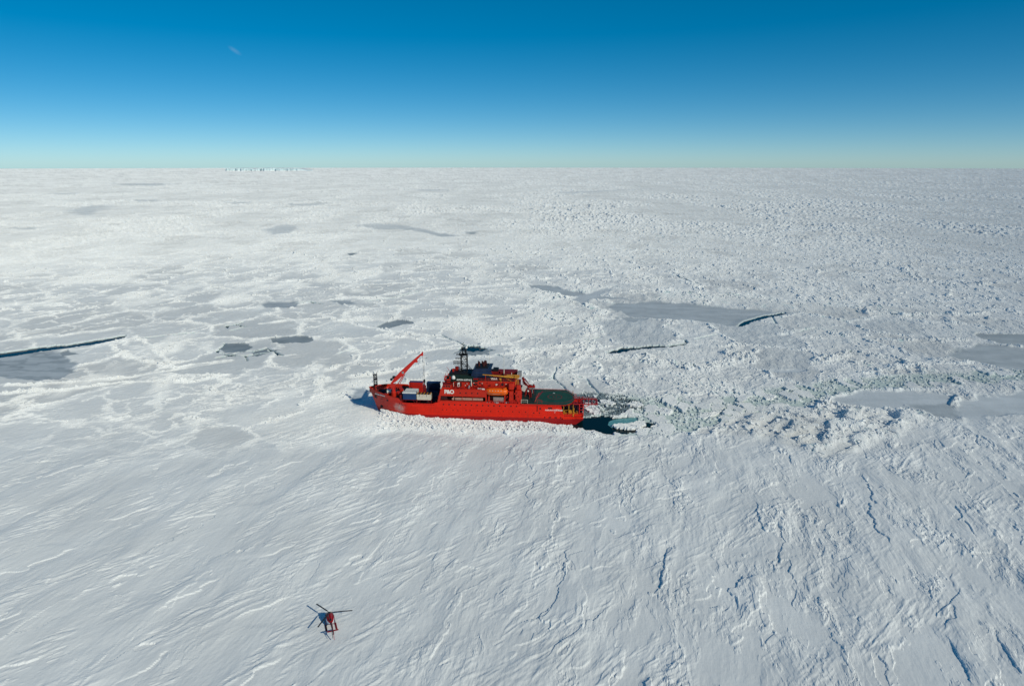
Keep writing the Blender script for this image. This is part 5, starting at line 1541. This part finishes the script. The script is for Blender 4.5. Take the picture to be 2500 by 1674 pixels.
m = MB(); m.box(-5.75, -5.35, -1.27, 1.27, 2.0, 2.08); m.build('tailplane', M_HRED, hc)
m = MB(); m.prism_y([(-6.6, 2.15), (-7.0, 2.15), (-7.75, 3.2), (-7.45, 3.2)], -.05, .05); m.prism_y([(-6.7, 2.1), (-7.1, 2.1), (-7.55, 1.0), (-7.3, 1.0)], -.05, .05); m.build('tail_fin', M_HRED, hc)
tr = MB()
for a in (35, 215): tr.tube((-7.0, .3, 2.2), (-7.0 + .93 * math.cos(math.radians(a)), .3, 2.2 + .93 * math.sin(math.radians(a))), .07, .05, 4)
tr.tube((-7.0, 0, 2.2), (-7.0, .35, 2.2), .06)
tr.build('tail_rotor', M_BLADE, hc)
# landing gear with broad snow skis
m = MB()
for x in (1.1, -.9):
    m.path([(x, -1.15, .14), (x, -.75, .62), (x, .75, .62), (x, 1.15, .14)], .05)
m.build('cross_tube', M_HDARK, hc)
for sy in (1, -1):
    m = MB(); m.tube((1.9, sy * 1.15, .1), (-2.2, sy * 1.15, .1), .07); m.tube((1.9, sy * 1.15, .1), (2.4, sy * 1.15, .4), .07)
    sk = m.build('skid', M_HDARK, hc)
    m = MB(); m.box(-2.5, -.1, sy * 1.15 - .2, sy * 1.15 + .2, .0, .08); m.build('snow_shoe', M_HRED, sk)
# rotor
m = MB(); m.tube((0, 0, 2.8), (0, 0, 3.2), .12, .12, 10); m.lathe((0, 0, 3.1), [(.1, -.08), (.32, -.04), (.32, .04), (.1, .1)], 12)
hub = m.build('rotor_hub', M_BLADE, hc)
for wa_ in (10, 140, 255):
    a = math.radians(wa_ - 111.6)
    m = MB()
    ca_, sa_ = math.cos(a), math.sin(a)
    P = lambda r_, t_, z: (r_ * ca_ - t_ * sa_, r_ * sa_ + t_ * ca_, z)
    vs = []; secs_ = ((.3, .07, 3.12), (.9, .08, 3.12), (1.0, .175, 3.13), (3.0, .175, 3.10), (5.35, .175, 3.02))
    for r_, w, z in secs_: vs += [P(r_, -w, z), P(r_, w, z), P(r_, w, z + .03), P(r_, -w, z + .04)]
    fs = [(0, 1, 2, 3)]
    for k_ in range(4):
        b_ = 4 * k_
        for q_ in range(4): fs.append((b_ + q_, b_ + 4 + q_, b_ + 4 + (q_ + 1) % 4, b_ + (q_ + 1) % 4))
    fs.append((19, 18, 17, 16))
    m.add(vs, fs); m.build('rotor_blade', M_BLADE, hub)

# ------------------------------------------------------------------ tabular iceberg on the horizon
M_BERG = bpy.data.materials.new('iceberg_ice'); M_BERG.use_nodes = True
nt = M_BERG.node_tree; b = nt.nodes['Principled BSDF']; b.inputs['Roughness'].default_value = .6
b.inputs['Base Color'].default_value = (.74, .88, .92, 1); b.inputs['Specular IOR Level'].default_value = .3
M_BERGTOP = paint('iceberg_snow', (.86, .88, .90), .7, .03, .01)
berg_y = 11200.0
xs = np.linspace(-4590, -3350, 420)
brng = np.random.default_rng(5)
n1 = fbm(xs / 120, xs * 0 + 3, 3, 301); n2 = fbm(xs / 28, xs * 0 + 9, 3, 302); n3 = gnoise(xs / 260, xs * 0 + 2, 303)
endt = np.clip(np.minimum(xs - xs[0], xs[-1] - xs) / 50, 0, 1) ** .6
front = 11150 + 90 * n1 + 34 * np.abs(n2) * 2 + 16 * brng.random(420) * (brng.random(420) > .6) + 300 * (1 - endt)
mid_gap = np.exp(-((xs - (xs[0] + (xs[-1] - xs[0]) * .41)) / 45) ** 2)
top = (44 + 4 * n3 + 2 * n1) * (.35 + .65 * endt) - 16 * mid_gap
top -= 8 * np.clip((xs - xs[0]) / (xs[-1] - xs[0]) - .55, 0, 1)
drop = (xs ** 2 + front ** 2) / (2 * R_EARTH)
m = MB()
vs = []
for k_ in range(420):
    vs += [(xs[k_], front[k_] - 12, -3 - drop[k_]), (xs[k_], front[k_] - 4, 8 - drop[k_]), (xs[k_], front[k_] + 2, max(top[k_] - 3, 6) - drop[k_]), (xs[k_], front[k_] + 10, max(top[k_], 5) - drop[k_]), (xs[k_] * 1.03, front[k_] + 700, max(top[k_], 5) - drop[k_]), (xs[k_] * 1.03, front[k_] + 720, -6 - drop[k_])]
fs = []; mi = []
for k_ in range(419):
    for q_ in range(5):
        fs.append((k_ * 6 + q_, (k_ + 1) * 6 + q_, (k_ + 1) * 6 + q_ + 1, k_ * 6 + q_ + 1)); mi.append(1 if q_ >= 3 or q_ == 0 else 0)
fs += [tuple(range(5, -1, -1)), tuple(419 * 6 + q_ for q_ in range(6))]; mi += [0, 0]
m.v = [tuple(map(float, p)) for p in vs]; m.f = fs; m.mi = mi
bo = m.build('iceberg', [M_BERG, M_BERGTOP])
tag(bo, 'long flat-topped iceberg with pale blue cliffs, far off on the horizon', 'iceberg')

# ------------------------------------------------------------------ loose floes in the wake
M_FLOE = ice_material('floe_snow', vertex=False)
M_TURQ = paint('wet_turquoise_ice', (.13, .38, .40), .3, .15, .3, dirt=(.45, .68, .68), dirt_amt=.5)
def floe(label, outline, h, seed, jag=.35, group='loose floes in the wake', tilt=(0, 0), parts=None):
    """broken slab of ice: jagged rim, uneven snowy top"""
    P = np.array(outline, float); c0 = P.mean(0)
    rr = np.random.default_rng(seed)
    pts = []
    n = len(P)
    for k_ in range(n):
        a_, b_ = P[k_], P[(k_ + 1) % n]
        L_ = np.hypot(*(b_ - a_)); s_ = max(1, int(L_ / .55))
        for q_ in range(s_):
            pts.append(a_ + (b_ - a_) * q_ / s_ + rr.normal(size=2) * jag * .6)
    pts = np.array(pts) - c0; N = len(pts)
    rings = [1.0, .985, .93, .8, .62, .4, .2]
    V = [(p[0] * .97, p[1] * .97, -.7) for p in pts]
    for q_, f_ in enumerate(rings):
        for p in pts:
            x, y = p * f_
            e = [0.0, .75, 1, 1, 1, 1, 1][q_]
            z = -.2 if q_ == 0 else h * e * (.75 + .35 * math.sin(x * .45 + seed) * math.cos(y * .6 + seed)) + rr.normal() * (.22 if q_ < 3 else .10) * min(1, h * 1.6) + x * tilt[0] + y * tilt[1]
            V.append((x, y, z - .3))
    V.append((0, 0, h - .3))
    F = []
    for q_ in range(len(rings)):
        for k_ in range(N):
            F.append((q_ * N + k_, q_ * N + (k_ + 1) % N, (q_ + 1) * N + (k_ + 1) % N, (q_ + 1) * N + k_))
    l_ = len(rings) * N
    for k_ in range(N): F.append((l_ + k_, l_ + (k_ + 1) % N, len(V) - 1))
    area = sum(pts[i_][0] * pts[(i_ + 1) % N][1] - pts[(i_ + 1) % N][0] * pts[i_][1] for i_ in range(N))
    if area < 0: F = [f[::-1] for f in F]
    m = MB(); m.v = [tuple(map(float, v)) for v in V]; m.f = F; m.mi = [0] * len(F)
    o = m.build('ice_floe', M_FLOE); o.location = (c0[0], c0[1], 0)
    tag(o, label, 'ice floe', group)
    return o, c0
fo, c0 = floe('white floe with a turquoise flooded ledge, afloat in the open water behind the stern', [(41.9, 270.4), (44.4, 271.8), (47.9, 272.3), (51.7, 274.2), (55, 275.6), (57.4, 274.2), (56.7, 270.9), (54.1, 268.1), (50.4, 266.2), (47, 266.7), (43.5, 268.1)], .7, 11, tilt=(0, -.01))
led = np.array([(40.8, 272.3), (41.8, 276.1), (44.6, 279), (50.1, 280.5), (54.2, 281), (56, 279), (54.6, 273.7), (49.5, 271.3), (45, 270.4), (42, 269.5)]) - c0
if sum(led[i_][0] * led[(i_ + 1) % len(led)][1] - led[(i_ + 1) % len(led)][0] * led[i_][1] for i_ in range(len(led))) < 0: led = led[::-1]
m = MB(); m.prism_z([tuple(map(float, p)) for p in led], -.9, -.60); m.build('flooded_ledge', M_TURQ, fo)
floe('rounded white floe close behind the ship under the gantry', [(33, 298.5), (35.2, 298), (37.3, 296.3), (38.9, 291.4), (39.7, 286.1), (39.1, 283.6), (36.5, 283.6), (34.3, 286.1), (32.9, 290.3)], .6, 12)
floe('narrow white floe lying in the dark slush beyond the gantry', [(40.9, 302.5), (43.5, 303.6), (45.9, 301.3), (47.9, 298), (46.3, 296.3), (43.4, 297.4), (41.1, 299.6)], .5, 13, .2)
floe('crusted white ridge of ice along the far rim of the turquoise ledge', [(43.6, 280), (46.8, 282), (50.8, 284.6), (54.5, 285.1), (56.5, 283.1), (56.6, 280.5), (53.8, 281), (50.3, 281.5), (46.6, 280.5)], .8, 14)
floe('grey-white floe with a raised rim, right of the turquoise one', [(58.7, 269.5), (62.1, 273.2), (65.2, 274.2), (68.1, 271.3), (68.2, 267.2), (66.2, 264.4), (62.7, 264), (59.7, 265.8)], .45, 15)
floe('heaped white floe in the brash, up and right of the turquoise one', [(64.5, 287.7), (67, 290.9), (70.3, 290.9), (71.6, 286.7), (69.8, 283.6), (66, 283.6)], 1.1, 16, .5)
floe('small grey floe at the right end of the open water', [(51, 264), (53, 266.7), (55.9, 268.5), (58.2, 266.7), (55.9, 264), (52.6, 262.2)], .5, 17, .25)
floe('pair-wide white floe at the far edge of the green brash', [(52.5, 297.4), (56.3, 300.8), (59.1, 300.2), (60.5, 295.7), (57.9, 293.6), (54.3, 294.6)], .55, 18, .3)
floe('bright white floe near the right end of the brash', [(119.5, 308.3), (123.8, 310.7), (125.9, 308.3), (123.2, 303.6), (118.9, 302.5)], .9, 19, .3)
floe('long pale floe between the two grey frozen pools and the brash', [(80.8, 281.5), (87.7, 286.7), (93.7, 287.2), (89.1, 282), (82.6, 278.1)], .8, 20, .3)

# ------------------------------------------------------------------ loose blocks: rubble heaps and brash, too many to count
def blocks(name, X, Y, Z, S, mat, seed, flat=.6):
    rr = np.random.default_rng(seed); N = len(X)
    base = np.array([(-1, -1, -1), (1, -1, -1), (1, 1, -1), (-1, 1, -1), (-1, -1, 1), (1, -1, 1), (1, 1, 1), (-1, 1, 1)], float) * .5
    q = np.array([(0, 3, 2, 1), (4, 5, 6, 7), (0, 1, 5, 4), (1, 2, 6, 5), (2, 3, 7, 6), (3, 0, 4, 7)])
    v = base[None] * (1 + rr.uniform(-.35, .35, (N, 8, 3)))
    sc_ = np.stack([S * rr.uniform(.7, 1.5, N), S * rr.uniform(.6, 1.1, N), S * flat * rr.uniform(.5, 1.2, N)], 1)
    v = v * sc_[:, None]
    a, bb, cc = rr.uniform(0, 6.283, N), rr.normal(0, .35, N), rr.normal(0, .35, N)
    ca_, sa_ = np.cos(a), np.sin(a)
    x, y, z = v[..., 0], v[..., 1], v[..., 2]
    z2 = z * np.cos(bb)[:, None] - x * np.sin(bb)[:, None]; x2 = x * np.cos(bb)[:, None] + z * np.sin(bb)[:, None]
    z3 = z2 * np.cos(cc)[:, None] - y * np.sin(cc)[:, None]; y2 = y * np.cos(cc)[:, None] + z2 * np.sin(cc)[:, None]
    V = np.stack([x2 * ca_[:, None] - y2 * sa_[:, None] + X[:, None], x2 * sa_[:, None] + y2 * ca_[:, None] + Y[:, None], z3 + Z[:, None]], -1).reshape(-1, 3)
    Q = (q[None] + 8 * np.arange(N)[:, None, None]).reshape(-1, 4)
    me = np_mesh(name, V, Q); me.materials.append(mat)
    o = bpy.data.objects.new(name, me); COL.objects.link(o)
    return o
rr = np.random.default_rng(99)
# candidates over the broken zone, kept where the sheet is rough
N = 150000
az = np.radians(rr.uniform(-41, 41, N)); rd = 235 * (900 / 235) ** rr.random(N)
X, Y = rd * np.sin(az), rd * np.cos(az)
Z, _, Rg = ice(X, Y, np.maximum(.4, rd * rd / 73000 * .5))
keep = (Rg > .9) & (Z > .25) & (rr.random(N) < .38)
f_, p_ = to_ship(X, Y)
keep &= ~((np.abs(p_) < wl_half(f_) + .6) & (f_ > -8) & (f_ < 95))
keep &= poly_sd(X, Y, BRASH) < -1
X, Y, Z, rd = X[keep], Y[keep], Z[keep], rd[keep]
S = (.35 + 1.2 * rr.random(len(X)) ** 4) * np.maximum(1, rd / 480)
o = blocks('ice_rubble', X, Y, Z + .1, S, M_SNOW, 5, .6)
tag(o, 'loose white ice blocks heaped along the pressure ridges', 'ice rubble', kind='stuff')
# crushed ice pressed up along the port side of the hull
N = 7000
f_ = rr.uniform(4, 88, N); off_ = rr.exponential(2.6, N) + np.clip(14 - f_, 0, 10) * .25
ok = off_ < 11
f_, off_ = f_[ok], off_[ok]
p_ = wl_half(f_) + .2 + off_
ca_, sa_ = math.cos(math.pi - SHIP_A), math.sin(math.pi - SHIP_A)
X = SHIP_X + f_ * ca_ - p_ * sa_; Y = SHIP_Y + f_ * sa_ + p_ * ca_
Z, _, _ = ice(X, Y, np.full(len(X), .5))
o = blocks('crushed_ice', X, Y, np.maximum(Z, -.2) + .05, .25 + .8 * rr.random(len(X)) ** 3, M_SNOW, 6, .6)
tag(o, 'crushed white ice pushed up along the near side of the hull', 'crushed ice', kind='stuff')
